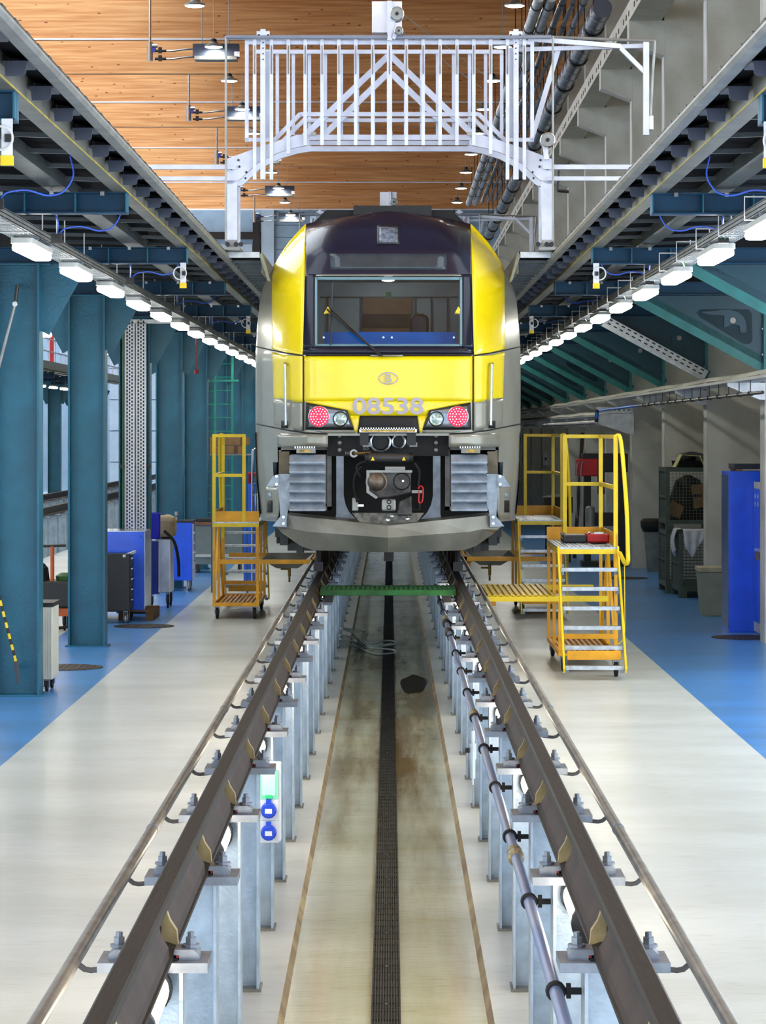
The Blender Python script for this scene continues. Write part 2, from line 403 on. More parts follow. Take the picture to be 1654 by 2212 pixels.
# guard pipes outside the rails
def guard_pipe(s, label):
    x = X0 + s * 1.015; t = thing('guard_pipe', label, 'pipe', (x, 20, .6))
    MB().tube([(x, 4.5, .768), (x, 104, .768)], .024, 12).build('pipe', M_pipe, t, smooth='auto')
    f = None
    for k, y in enumerate(PY):
        xi = X0 + s * .935
        if f is None: f = MB().tube([(xi - s * .03, y, .734), (xi + s * .03, y, .728), (xi + s * .05, y, .732), (x, y, .756)], .01, 6).build('hook', mat('hook_steel', (84, 88, 94), .45, .4, .1), t)
        else: dup_part(f, t, (0, y - PY[0], 0))
    c0 = MB().cyl((x, 12, .768), (x, 12.06, .768), .027, 12).build('pipe_joint', M_zinc2, t)
    for k in range(1, 9): dup_part(c0, t, (0, 5.2 * k, 0))
guard_pipe(-1, 'long worn steel pipe on hooks beside the left rail')
guard_pipe(1, 'long steel pipe on hooks beside the right rail')

# compressed air pipe along the right posts
x = X0 + .565
ap = thing('air_pipe', 'long blue-grey compressed air pipe clamped along the right pit posts', 'pipe', (x, 16, .6))
M_air = mat('air_pipe_blue', (134, 146, 172), .3, .3, .2, 1.2, alt=(96, 122, 180))
MB().tube([(x, 5, .66), (x, 21.5, .66), (x - .012, 22, .675), (x, 22.5, .66), (x, 33, .66)], .023, 12).build('pipe', M_air, ap, smooth='auto')
cl = None
for y in PY:
    if y > 32: break
    if cl is None:
        cl = MB().lathe((x, y - .02, .66), [(.03, 0), (.034, .01), (.034, .03), (.03, .04)], 14, 'y').box(x + .02, x + .085, y - .01, y + .01, .65, .67).box(x + .035, x + .05, y - .014, y + .014, .638, .684).build('pipe_clamp', M_rub, ap)
    else: dup_part(cl, ap, (0, y - PY[0], 0))
cp = MB().lathe((x, 11.9, .66), [(.026, 0), (.036, .01), (.036, .08), (.029, .09), (.029, .13), (.034, .14), (.034, .2), (.026, .21)], 14, 'y').build('coupling', mat('coupling_brass', (150, 140, 110), .4, .5, .2), ap)
dup_part(cp, ap, (0, 5.9, 0)); dup_part(cp, ap, (0, 15.2, 0))
va = thing('quick_coupler', 'small brass air coupler hanging from the blue-grey pit pipe', 'valve', (x - .02, 17.2, .3))
b = MB().cyl((x - .03, 17.2, .64), (x - .03, 17.2, .56), .014, 10).cyl((x - .03, 17.2, .56), (x - .03, 17.2, .46), .024, 10).cyl((x - .03, 17.2, .46), (x - .03, 17.2, .34), .018, 10).cyl((x - .03, 17.2, .34), (x - .03, 17.2, .30), .006, 8)
b.build('coupler_body', M_chrome, va)
MB().box(x - .075, x - .03, 17.19, 17.21, .5, .53).build('lever', M_black, va)
for yv, zz in ((25.2, .62), (26.4, .6)):
    MB().lathe((x, yv, .66), [(.03, 0), (.045, .03), (.045, .2), (.03, .23)], 10, 'y').build('pipe_wrap', M_black, ap)

# tubular pit lamps under the rails
def pit_lamp(cx, y, label):
    t = thing('pit_lamp', label, 'lamp', (cx, y, .52), 'tubular lamps under the pit rails')
    MB().lathe((cx, y + .02, .69), [(.07, 0), (.07, .62)], 18, 'y').build('glass_tube', M_pitglow, t, smooth='auto')
    for q in (0, .62): MB().lathe((cx, y + q, .69), [(.062, -.02), (.079, -.01), (.079, .03), (.07, .035)], 18, 'y').build('end_cap', M_black, t, smooth='auto')
    MB().box(cx - .02, cx + .02, y + .27, y + .35, .755, .777).build('lamp_bracket', M_zinc2, t)
for s, side in ((-1, 'left'), (1, 'right')):
    for k in range(7):
        y = (8.33 if s < 0 else 10.15) + 2 * PITCH * k
        pit_lamp(X0 + s * .765, y, f'warm tubular lamp beneath the {side} pit rail, {ORD[k]} from the camera')

# drain grate down the middle of the pit
dg = thing('drain_grate', 'long dark ribbed drain grate along the middle of the pit floor', 'grate', (X0, 20, -.43))
M_grate = mat('dark_grate', (62, 66, 68), .45, .4, .15, 6)
b = MB().box(X0 - .075, X0 + .075, 5, 5.99, -.43, -.424)
for i in range(11):
    xx = X0 - .07 + i * .014; b.box(xx - .0042, xx + .0042, 5, 5.99, -.424, -.414)
for i in range(5): b.box(X0 - .075, X0 + .075, 5.1 + .2 * i, 5.106 + .2 * i, -.424, -.417)
g0 = b.build('grate_section', M_grate, dg)
lk = MB().cyl((X0, 5.05, -.416), (X0, 5.05, -.411), .009, 10).build('grate_screw', M_chrome, dg)
for k in range(1, 100):
    dup_part(g0, dg, (0, k, 0))
    if k < 40: dup_part(lk, dg, (0, k, 0))

# green footboard across the pit in front of the train
t = thing('footboard', 'green board lying across the pit between the rails', 'board', (X0, 28.3, .78))
M_green = mat('green_board', (28, 104, 44), .55, 0, .25, 5)
MB().box(X0 - .69, X0 + .69, 27.9, 28.75, .845, .90).build('board', M_green, t, bevel=.006)
b = MB()
for i in range(28): b.box(X0 - .66 + i * .0489, X0 - .635 + i * .0489, 27.93, 28.72, .90, .906)
b.build('tread_strips', mat('green_grip', (40, 90, 50), .7, 0, .2), t, kind='stuff')
for sg in (-1, 1): MB().box(X0 + sg * .60 - .04, X0 + sg * .60 + .04, 27.95, 28.7, .773, .845).build('bearer', M_black, t)

# socket box on a left post
sx = W(555, 1700, 15.75).x; ex = W(606, 1700, 15.75).x
t = thing('socket_box', 'white power socket box with two blue outlets on a pit post', 'socket box', ((sx + ex) / 2, 15.85, -.1))
zt, zb = W(0, 1650, 15.75).z, W(0, 1819, 15.75).z
MB().box(sx, ex, 15.75, 15.885, zb, zt).build('housing', mat('box_white', (222, 228, 230), .4, 0, .02), t, bevel=.006)
hw_ = (ex - sx) / 2; cxm = (sx + ex) / 2
MB().box(sx + .014, ex - .014, 15.735, 15.75, zt - .20, zt - .03).build('flap_window', mat('green_flap', (130, 232, 190), .2, 0, .05), t, bevel=.004)
MB().box(sx + .03, ex - .03, 15.73, 15.735, zt - .18, zt - .06).build('flap_inset', mat('green_flap2', (170, 240, 212), .25, 0, .05), t)
MB().box(sx + .05, ex - .05, 15.726, 15.736, zt - .195, zt - .175).build('flap_latch', mat('green_latch', (40, 200, 120), .4, 0, 0), t)
for zz in (W(0, 1749, 15.75).z, W(0, 1797, 15.75).z):
    MB().box(cxm - .055, cxm + .055, 15.74, 15.75, zz - .06, zz + .065).build('socket_plate', mat('box_white', (222, 228, 230)), t)
    o = MB().lathe((cxm, 15.74, zz), [(.045, 0), (.045, -.03), (.036, -.036)], 18, 'y').box(cxm - .014, cxm + .014, 15.705, 15.74, zz + .03, zz + .062).build('outlet_lid', mat('socket_blue', (24, 70, 205), .35, 0, .05), t)
    MB().box(cxm - .02, cxm + .02, 15.70, 15.706, zz - .016, zz + .01).build('lid_label', M_white2, o)

# hose bundle on the pit floor
hz = -.40
def G(px, py, z): 
    Y = F * (H - z) / (py - VY); return W(px, py, Y)
def smooth_path(pts, n=8):
    pts = [Vector(p) for p in pts]; out = []
    for i in range(len(pts) - 1):
        p0, p1, p2, p3 = pts[max(i-1,0)], pts[i], pts[i+1], pts[min(i+2,len(pts)-1)]
        for j in range(n):
            t = j / n; t2, t3 = t*t, t*t*t
            out.append(.5 * ((2*p1) + (p2-p0)*t + (2*p0-5*p1+4*p2-p3)*t2 + (3*p1-p0-3*p2+p3)*t3))
    return out + [pts[-1]]
t = thing('air_hose', 'coiled grey air hoses lying across the pit floor', 'hose', G(790, 1395, -.43))
M_hose = mat('hose_grey', (186, 206, 206), .3, .1, .1, 8)
for path in ([(738,1358,.0),(760,1366,-.2),(775,1385,-.41),(790,1398,-.41),(840,1394,-.41),(855,1388,-.41),(835,1384,-.41),(795,1390,-.41),(783,1378,-.41),(790,1364,-.41),(775,1362,-.3),(735,1356,-.1)],
             [(735,1380,-.1),(765,1387,-.38),(785,1404,-.41),(815,1413,-.41),(850,1410,-.41),(852,1405,-.41),(820,1401,-.41),(770,1398,-.41),(738,1384,-.2)],
             [(734,1372,-.05),(770,1380,-.38),(800,1396,-.41),(846,1390,-.41)]):
    pp = smooth_path([G(a, b_, z) for a, b_, z in path], 6)
    MB().tube(pp, .013, 8).build('hose', M_hose, t, smooth='auto')
# oil puddle
b = MB(); c = G(893, 1478, -.43); pl = []
for i in range(48):
    a = 2 * PI * i / 48; r = 1 + .12 * math.sin(2 * a + 1) + .06 * math.sin(5 * a)
    pl.append((c.x + .14 * r * math.cos(a), c.y + 1.3 * r * math.sin(a)))
tag(b.prism(pl, 'z', -.4299, -.4285).build('oil_puddle', mat('oil', (40, 28, 12), .08, 0, .2, 3)), 'dark oily puddle on the right half of the pit floor', 'puddle')

# ================================================================== raised work platforms
def platform(s, label, xout, by, ylist_end):
    """s = -1 left, +1 right; inner deck edge at 1.74 from the camera axis"""
    t = thing('work_platform', label, 'platform', (s * 3, 40, 4.1))
    X = lambda v: s * v
    MB().box(X(1.74), X(xout), 9, 104, 4.392, 4.41).build('deck_sheet', M_deck, t)
    # edge profile
    MB().prism([(X(1.705), 4.372), (X(1.725), 4.372), (X(1.76), 4.42), (X(1.74), 4.42)], 'y', 9, 104).build('edge_strip', mat('edge_olive', (74, 72, 62), .5, .3, .15), t)
    MB().prism([(X(1.70), 4.35), (X(1.705), 4.37), (X(1.78), 4.37), (X(1.78), 4.33), (X(1.715), 4.33)], 'y', 9, 104).build('edge_rail', M_grey, t)
    b = MB()
    for i in range(120): b.bar((X(1.7215), 9.3 + i * .42, 4.395), (X(1.7215), 9.42 + i * .42, 4.395), .006, .012)
    b.build('edge_slots', M_black, t, kind='stuff')
    # channel with yellow line
    MB().box(X(1.92), X(1.932), 9, 104, 4.25, 4.392).box(X(1.932), X(2.02), 9, 104, 4.25, 4.262).build('edge_channel', mat('channel_grey', (124, 124, 116), .42, .4, .12, 3), t)
    MB().box(X(1.916), X(1.9195), 9, 104, 4.252, 4.262).build('yellow_stripe', mat('stripe_yellow', (190, 170, 60), .5), t)
    # slanting closure between edge and channel
    MB().prism([(X(1.78), 4.36), (X(1.92), 4.385), (X(1.92), 4.39), (X(1.78), 4.39)], 'y', 9, 104).build('edge_soffit', M_deck, t)
    k0 = None
    for i in range(64):
        y = 10.6 + i * 1.0
        if k0 is None:
            k0 = MB().prism([(X(1.79), 4.32), (X(1.795), 4.268), (X(1.807), 4.255), (X(1.895), 4.255), (X(1.9), 4.32)], 'y', y, y + .012).box(X(1.78), X(1.915), y, y + .28, 4.32, 4.33).prism([(X(1.785), 4.33), (X(1.915), 4.33), (X(1.915), 4.385), (X(1.785), 4.385)], 'y', y + .27, y + .28).build('edge_bracket', mat('bracket_grey', (66, 72, 88), .45, .4, .08), t)
        else: dup_part(k0, t, (0, i * 1.0, 0))
    j0 = None
    for i in range(90):
        y = 10.1 + i * 1.0
        if j0 is None: j0 = MB().bar((X(2.0), y, 4.335), (X(3.3), y, 4.375), .03, .03).build('joist', mat('joist_zinc', (84, 90, 94), .4, .5, .1), t)
        else: dup_part(j0, t, (0, i * 1.0, 0))
    MB().box(X(2.38), X(2.54), 9, 104, 4.29, 4.385).build('box_girder', mat('girder_grey', (92, 98, 98), .45, .3, .12, 3), t)
    bm0 = None
    for i, y in enumerate(by):
        if bm0 is None:
            xo = xout - .5 if s < 0 else 4.39
            bm0 = MB().box(X(1.92), X(xo), y - .006, y + .006, 4.105, 4.24).box(X(1.92), X(xo), y - .08, y + .08, 4.24, 4.25).box(X(1.92), X(xo), y - .08, y + .08, 4.095, 4.107).build('cross_beam', M_tealdark, t)
            subs = [MB().box(X(1.92), X(1.93), y - .08, y + .08, 4.107, 4.24).build('end_plate', M_teal, bm0)]
            for q in range(1, 4): subs.append(MB().box(X(1.92 + q * .37), X(1.93 + q * .37), y - .08, y - .006, 4.107, 4.24).build('stiffener', M_teal, bm0))
            for q in range(3): subs.append(MB().box(X(2.08 + q * .37), X(2.11 + q * .37), y - .1, y - .06, 4.222, 4.252).build('beam_clamp', M_chrome, bm0))
        else:
            c = dup_part(bm0, t, (0, y - by[0], 0))
            for o in subs:
                d = o.copy(); C.objects.link(d); d.parent = c
    # sliding extension beside the train
    MB().box(X(1.36), X(1.74), 29.25, 100, 4.385, 4.41).build('extension_deck', M_deck, t)
    MB().box(X(1.38), X(1.80), 29.22, 29.25, 4.345, 4.405).build('extension_end', M_tray, t)
    MB().prism([(X(1.36), 4.41), (X(1.38), 4.36), (X(1.295), 4.10), (X(1.27), 4.10)], 'y', 29.2, 29.5).build('hinged_flap', mat('flap_zinc', (128, 128, 108), .4, .4, .15), t)
    MB().prism([(X(1.355), 4.41), (X(1.375), 4.41), (X(1.375), 4.2), (X(1.355), 4.2)], 'y', 29.5, 100).build('hinged_flap', mat('flap_zinc', (128, 128, 108)), t)
    e0 = None
    for i in range(60):
        y = 29.9 + i * .55
        if e0 is None: e0 = MB().box(X(1.38), X(1.90), y, y + .05, 4.33, 4.36).build('extension_slat', mat('slat_zinc', (104, 112, 116), .4, .5, .15), t)
        else: dup_part(e0, t, (0, i * .55, 0))
    return t
LBY = [14.2 + 6.0 * k for k in range(14)]
RBY = [14.33 + 5.97 * k for k in range(15)]
pL = platform(-1, 'dark steel work platform with blue cross beams above the left walkway', 6.09, LBY, 100)
pR = platform(1, 'dark steel work platform with blue cross beams above the right walkway', 4.39, RBY, 100)
p2 = dup(pL, (-3 - 7.83, 40, 4.1), 'far work platform beyond the neighbouring track on the left')
p2['label'] = 'far work platform beyond the neighbouring track on the left'

# teal columns carrying the left platform
def column(y, label, x1=-3.31, x0=-3.74):
    t = thing('steel_column', label, 'column', ((x0 + x1) / 2, y, 0), 'teal columns of the work platforms')
    MB().box(x0 + .02, x1 - .02, y - .008, y + .008, .02, 4.094).build('web', M_teal, t)
    for a in (x0, x1 - .022): MB().box(a, a + .022, y - .15, y + .15, .02, 4.094).build('flange', M_teal, t)
    MB().box(x0 - .03, x1 + .03, y - .17, y + .17, 0, .02).build('base_plate', M_teal, t)
    for sg, xx in ((1, x1), (-1, x0)):
        h = MB().prism([(xx, 3.47), (xx, 4.09), (xx + sg * .345, 4.09)], 'y', y - .008, y + .008).build('haunch', M_teal, t)
        MB().bar((xx + sg * .006, y, 3.455), (xx + sg * .345, y, 4.075), .16, .014, (0, 1, 0)).build('haunch_flange', M_teal, h)
    MB().box(x0 - .1, x1 + .1, y - .1, y + .1, 4.078, 4.0945).build('cap_plate', M_teal, t)
    return t
cl0 = column(26.2, 'teal steel column at the left edge, nearest one, blue tinted base')
for k in range(1, 11):
    nm = ['', 'second teal column from the left edge with scuffed paint', 'teal column behind the white perforated cable trays', 'teal column beside the tall blue tool trolley', 'fifth teal column counted from the left edge',
          'teal column near the green ladder', 'seventh teal column, just left of the train', 'eighth teal column, mostly hidden by the train'][k] if k < 8 else f'{ORD[k]} teal column, distant, hidden behind the train side'
    dup(cl0, (-3.525, 26.2 + 6 * k, 0), nm)
for k in range(3, 14): dup(cl0, (-11.2, 26.2 + 6 * k, 0), f'distant teal column beyond the neighbouring track, {ORD[k - 3]} from the camera')

# teal bracket plates on the right buttresses
def bracket_plate(y):
    t = thing('bracket_plate', 'teal triangular bracket plate on a right buttress, nearest the camera', 'bracket', (4.2, y, 3.2), 'teal brackets on the right wall')
    o = [(2.9, 4.09), (4.39, 4.09), (4.39, 3.28)]
    hole = [(3.62, 3.84), (3.58, 3.90), (3.63, 3.935), (4.18, 3.935), (4.225, 3.89), (4.235, 3.56), (4.19, 3.525), (4.12, 3.53)]
    poly = [o[0], hole[0]] + hole[1:] + [hole[0], o[0], o[1], o[2]]
    n = MB().prism(poly, 'y', y - .008, y + .008).build('gusset', mat('plate_teal', (8, 62, 78), .4, 0, .1, 3), t)
    MB().bar((2.88, y, 4.085), (4.40, y, 3.262), .17, .016, (0, 1, 0)).build('diagonal_flange', mat('flange_teal', (30, 112, 112), .4, 0, .1), t)
    MB().box(4.355, 4.392, y - .09, y + .345, 3.2, 4.094).build('wall_flange', mat('flange_teal', (30, 112, 112)), t)
    b = MB().prism([(3.62, 3.90), (3.95, 3.93), (4.06, 3.90), (4.13, 3.84), (4.16, 3.76), (4.16, 3.66), (4.09, 3.66), (4.08, 3.74), (4.0, 3.76), (3.9, 3.72), (3.9, 3.86), (3.72, 3.87)], 'y', y - .03, y - .009)
    hk = b.build('hook_bracket', mat('plate_teal', (8, 62, 78)), t)
    MB().cyl((4.0, y - .05, 3.80), (4.0, y - .03, 3.80), .035, 14).build('bolt', M_pipe, hk)
    for zz in (3.4, 3.7, 4.0): MB().cyl((4.35, y - .06, zz), (4.335, y - .06, zz), .014, 8).build('bolt', M_chrome, t)
    return t
bp0 = bracket_plate(26.27)
for k in range(1, 13): dup(bp0, (4.2, 26.27 + 5.97 * k, 3.2), f'teal triangular bracket plate on a right buttress, {ORD[k]} from the camera')
o = tag(MB().bar((2.95, 38.0, 4.03), (4.35, 38.0, 3.27), .16, .01, (0, 1, 0)).build('cable_tray', M_tray), 'white perforated cable tray running down a diagonal bracket on the right', 'cable tray')
t = o; 
d = (Vector((4.35, 0, 3.27)) - Vector((2.95, 0, 4.03))).normalized(); nrm = Vector((d.z, 0, -d.x))
b = MB()
for r_ in (-.05, 0, .05):
    for i in range(17):
        p = Vector((2.95, 38.0, 4.03)) + d * (.06 + i * .09)
        b.bar(p + Vector((0, -.012 + 0, 0)), p + d * .045 + Vector((0, -.012, 0)), .006, .02)
# perforated front web of that tray
fw = MB().bar(Vector((2.95, 37.915, 4.05)), Vector((4.35, 37.915, 3.29)), .006, .11).build('tray_web', M_tray, o)
fw.location = (0, 0, 0)
hb = MB()
for rr in (-.028, .028):
    up = Vector((-d.z, 0, d.x))
    for i in range(16):
        p = Vector((2.95, 37.911, 4.05)) + d * (.06 + i * .095) + up * rr
        hb.bar(p, p + d * .05, .006, .018)
hb.build('slots', M_black, o, kind='stuff')

# luminaires on the tray rows
def stadium(cx, cy, w, l, n=4):
    r = .045; pts = []
    for q, (sx_, sy_) in enumerate(((1, 1), (-1, 1), (-1, -1), (1, -1))):
        for i in range(n + 1):
            a = PI / 2 * (q + i / n); pts.append((cx + sx_ * (w / 2 - r) + r * math.cos(a), cy + sy_ * (l / 2 - r) + r * math.sin(a)))
    return pts
def luminaire(x, y, label, group, rods=False):
    t = thing('luminaire', label, 'light', (x, y + .635, 3.8), group)
    MB().prism(stadium(x, y + .635, .155, 1.27), 'z', 3.865, 3.925).build('diffuser', M_lampglow, t, bevel=.022)
    MB().prism(stadium(x, y + .635, .17, 1.29), 'z', 3.925, 3.965).build('lamp_body', M_lampbody, t)
    for q in (.25, 1.0):
        MB().box(x - .1, x + .1, y + q, y + q + .03, 3.965, 3.985).build('mounting_clip', M_zinc2, t)
        if rods: MB().tube([(x, y + q + .015, 3.98), (x, y + q + .015, 4.392)], .008, 6).build('drop_rod', M_zinc2, t)
    return t
for x, y0, n, lab, gr in ((-2.78, 17.8, 17, 'glowing luminaire under the left cable tray', 'luminaires over the left walkway'),
                          (2.60, 18.4, 17, 'glowing luminaire under the right cable tray', 'luminaires over the right walkway'),
                          (-4.95, 29.5, 14, 'glowing luminaire over the neighbouring track', 'luminaires beside the neighbouring track'),
                          (-10.6, 53, 13, 'small distant glowing luminaire under the far platform', 'luminaires under the far platform')):
    l0 = None
    for k in range(n):
        lb = lab + f', {ORD[k]} from the camera'
        if l0 is None: l0 = luminaire(x, y0, lb, gr, x < -4)
        else: dup(l0, (x, y0 + 3.02 * k + .635, 3.8), lb)

# wire cable trays above the luminaires
def wire_tray(x0, x1, label, hooks, solid):
    t = thing('wire_tray', label, 'cable tray', ((x0 + x1) / 2, 30, 3.98))
    b = MB(); n = 7
    for i in range(n):
        x = x0 + (x1 - x0) * i / (n - 1); b.box(x - .003, x + .003, 12, 69, 3.988, 3.994)
    for i in range(422):
        y = 12 + i * .135; b.box(x0, x1, y, y + .006, 3.984, 3.988); 
        b.box(x0 - .003, x0 + .003, y, y + .006, 3.984, 4.05); b.box(x1 - .003, x1 + .003, y, y + .006, 3.984, 4.05)
    for z in (4.02, 4.05):
        for x in (x0, x1): b.box(x - .003, x + .003, 12, 69, z - .003, z + .003)
    b.build('wire_mesh', M_tray, t, kind='stuff')
    MB().box(solid - .003, solid + .003, 12, 69, 3.985, 4.058).build('side_strip', M_grey, t)
    bb = MB()
    for i in range(5): bb.tube([(x0 + .04 + i * .03, 12, 4.004), (x0 + .04 + i * .03, 69, 4.004)], .008, 6)
    bb.build('cables', M_wcable, t, kind='stuff')
    h0 = None
    for i in range(34):
        y = 13 + i * 1.5
        if h0 is None:
            if hooks: h0 = MB().tube([(x1 + .02, y, 4.24), (x1 + .02, y, 4.12), (x0 - .06, y, 4.12), (x0 - .06, y, 3.96), (x0 + .08, y, 3.96)], .007, 6).build('hanger', M_wcable, t)
            else: h0 = MB().tube([((x0 + x1) / 2 + .02, y, 4.3), ((x0 + x1) / 2 + .02, y, 4.0)], .006, 6).box(x0, x1, y - .012, y + .012, 3.978, 3.985).build('hanger', M_wcable, t)
        else: dup_part(h0, t, (0, 1.5 * i, 0))
    g0 = None
    for i in range(16):
        y = 18.1 + 3.02 * i
        if g0 is None: g0 = MB().tube(smooth_path([(x0 + .03, y - .2, 4.06), (x0 + .03, y - .15, 4.0), (x0 + .06, y, 3.99), ((x0 + x1) / 2, y + .25, 3.97)], 5), .009, 6).build('green_lead', M_gcable, t)
        else: dup_part(g0, t, (0, 3.02 * i, 0))
    return t
wire_tray(-2.9, -2.68, 'galvanised wire cable tray above the left row of luminaires', False, -2.68)
wire_tray(2.50, 2.70, 'galvanised wire cable tray with bent hangers above the right luminaires', True, 2.50)

# hanging blue leads and limit switches under the platforms
def blue_lead(s, y, nm):
    t = thing('blue_lead', f'{nm} blue cable loop with black box under the {"left" if s < 0 else "right"} platform', 'cable', (s * 2.45, y, 3.95), 'blue cable loops')
    X = lambda v: s * v
    MB().tube(smooth_path([(X(2.55), y, 4.0), (X(2.50), y, 4.06), (X(2.38), y + .1, 4.085), (X(2.26), y + .2, 4.06), (X(2.16), y + .25, 4.09), (X(2.10), y + .3, 4.2), (X(2.12), y + .3, 4.33)], 6), .0065, 6).build('cable', M_bcable, t)
    MB().tube(smooth_path([(X(2.56), y, 4.0), (X(2.55), y, 4.12), (X(2.60), y, 4.2), (X(2.72), y + .1, 4.24)], 6), .0065, 6).build('cable', M_bcable, t)
    MB().box(X(2.52), X(2.60), y - .03, y + .03, 3.95, 4.02).build('junction_box', M_black, t)
    MB().tube([(X(2.56), y, 4.02), (X(2.56), y, 4.36)], .006, 6).build('drop_rod', M_chrome, t)
for s in (-1, 1):
    for k, y in enumerate((18.0, 21.2, 27.2, 33.2, 39.2)): blue_lead(s, y, ORD[k])
def limit_switch(s, y, nm):
    x = s * 1.955
    t = thing('limit_switch', f'{nm} white bracket with yellow tag hanging from a {"left" if s < 0 else "right"} blue beam end', 'switch', (x, y, 3.85), 'hanging switch brackets')
    MB().box(x - .028, x + .028, y - .11, y - .1, 3.9, 4.1).build('plate', M_white2, t)
    MB().box(x - .032, x + .032, y - .125, y - .09, 3.86, 3.91).build('yellow_tag', M_yel2, t)
    MB().ring((x - s * -.03, y - .12, 4.0), .06, .007, 'y').build('cable_loop', M_wcable, t)
    MB().box(x - .01, x + .02, y - .13, y - .1, 3.98, 4.02).build('sensor', M_black, t)
for s, ys in ((-1, LBY), (1, RBY)):
    for k in (0, 2, 4, 6): limit_switch(s, ys[k], ORD[k // 2])

# cable ducts and pipes along the right buttresses
def duct(y0, y1, z, label):
    t = thing('cable_duct', label, 'cable duct', (4.15, (y0 + y1) / 2, z - .3))
    n = int((y1 - y0) / .5)
    P = [[(3.98, y0 + i * .5, z + .006 * math.sin(i * .5) - .02), (4.02, y0 + i * .5, z + .03 + .008 * math.sin(i * .5)), (4.2, y0 + i * .5, z + .05 + .01 * math.sin(i * .4)), (4.28, y0 + i * .5, z + .03)] for i in range(n + 1)]
    MB().grid(P).build('duct_cover', mat('duct_cover_white', (205, 205, 190), .5, 0, .06, 2), t, smooth=True, fix=False)
    MB().box(3.98, 4.30, y0, y1, z - .06, z - .028).build('duct_tray', M_tray, t)
    k0 = None
    for y in [f + .34 for f in FY if y0 < f < y1]:
        if k0 is None: k0 = MB().prism([(3.98, z - .06), (4.43, z - .06), (4.43, z - .26), (4.36, z - .26), (3.98, z - .1)], 'y', y - .03, y).build('duct_bracket', M_tray, t); yy = y
        else: dup_part(k0, t, (0, y - yy, 0))
duct(27, 103, 3.14, 'long white covered cable duct below the teal brackets, the upper one')
duct(50.2, 103, 2.86, 'shorter white covered cable duct, the lower one')
t = thing('support_rail', 'perforated zinc bracket ending the lower cable duct at a buttress', 'bracket', (4.2, 49.8, 2.5))
MB().box(3.72, 4.39, 49.78, 49.82, 2.84, 2.95).build('perforated_rail', M_tray, t)
MB().prism([(3.72, 2.83), (4.40, 2.83), (4.40, 2.46), (4.3, 2.46), (3.72, 2.66)], 'y', 49.79, 49.81).build('knee_plate', M_tray, t)
b = MB()
for i in range(7): b.box(3.78 + i * .085, 3.81 + i * .085, 49.77, 49.781, 2.885, 2.905)
b.build('slots', M_black, t, kind='stuff')
t = thing('water_pipe', 'black pipe with clips under the upper duct turning down through a blue elbow', 'pipe', (4.1, 45, 2.6))
MB().tube([(4.05, 30, 2.93), (4.05, 45, 2.93)], .02, 10).build('black_pipe', M_black, t)
MB().tube([(4.05, 45, 2.93), (3.75, 49.4, 2.88)], .022, 10).build('blue_pipe', mat('pipe_blue', (30, 100, 200), .4, 0, 0), t)
MB().tube([(3.72, 49.5, 2.9), (3.70, 49.5, 2.68)], .035, 10).build('elbow', M_black, t)
MB().tube([(3.72, 49.45, 2.85), (3.71, 49.45, 2.74)], .025, 10).build('elbow_sleeve', mat('pipe_blue', (30, 100, 200)), t)
MB().tube([(3.70, 49.5, 2.68), (3.9, 80, 2.68)], .03, 10).build('white_pipe', M_wcable, t)
c0 = MB().box(4.02, 4.08, 31, 31.03, 2.905, 2.955).box(4.046, 4.054, 31, 31.03, 2.955, 3.08).build('pipe_clip', M_black, t)
for k in range(1, 14): dup_part(c0, t, (0, k, 0))
c0 = MB().ring((3.72, 50.5, 2.68), .034, .01, 'y', 12).build('pipe_clip', M_black, t)
for k in range(1, 20): dup_part(c0, t, (.007 * k, k, 0))

# ================================================================== the train
TR = thing('train', 'yellow and grey electric train standing on the track over the pit', 'train', (X0, 29, .95))
M_tgrey = mat('train_grey_paint', (150, 150, 138), .3, .25, .05, 3, coat=.6)
M_tyel = mat('train_yellow_paint', (246, 222, 6), .28, 0, .03, 3, coat=.7)
M_tblk = mat('train_black_gloss', (14, 18, 42), .3, 0, .05, 3, coat=.25, spec=.3)
M_tdark = mat('cavity_black', (12, 12, 13), .6, 0, .1)
M_tnavy = mat('train_navy', (24, 30, 70), .35, 0, 0)
M_tlite = mat('absorber_grey', (158, 172, 188), .42, .2, .1, 9, alt=(128, 140, 152))
M_plough = mat('plough_steel', (128, 128, 120), .38, .5, .15, 3)
M_num = mat('number_lilac', (176, 172, 186), .4, 0, 0)
M_seam = mat('seam_black', (14, 13, 10), .6, 0, 0)
HWZ = [(1.2, 1.34), (1.67, 1.378), (1.92, 1.403), (2.2, 1.418), (2.57, 1.425), (3.36, 1.425), (3.66, 1.41), (3.96, 1.385), (4.1, 1.345), (4.21, 1.285), (4.34, 1.205), (4.51, 1.09), (4.62, 1.0), (4.72, .9), (4.78, .72), (4.83, .5), (4.86, .25), (4.87, .02)]
def lerp(tab, z):
    if z <= tab[0][0]: return tab[0][1]
    for (a, va), (b_, vb) in zip(tab, tab[1:]):
        if z <= b_: return va + (vb - va) * (z - a) / (b_ - a)
    return tab[-1][1]
def rake(z):
    if z < 3.3: return 0
    if z < 4.4: return .26 * (z - 3.3) + .02 * (z - 3.3) ** 2
    return .3102 + .9 * (z - 4.4) + .7 * (z - 4.4) ** 2
def S(x, z):
    a = min(1.0, abs(x - X0) / max(.3, lerp(HWZ, z))); w = max(0, (a - .5) / .5)
    return 28.75 + rake(z) + .07 * a * a + .85 * w ** 2.3
def T(px, py, d=0.0):
    Y = 29.2
    for _ in range(12):
        p = W(px, py, Y); Y = .5 * Y + .5 * (S(p.x, p.z) - d)
    return W(px, py, Y)
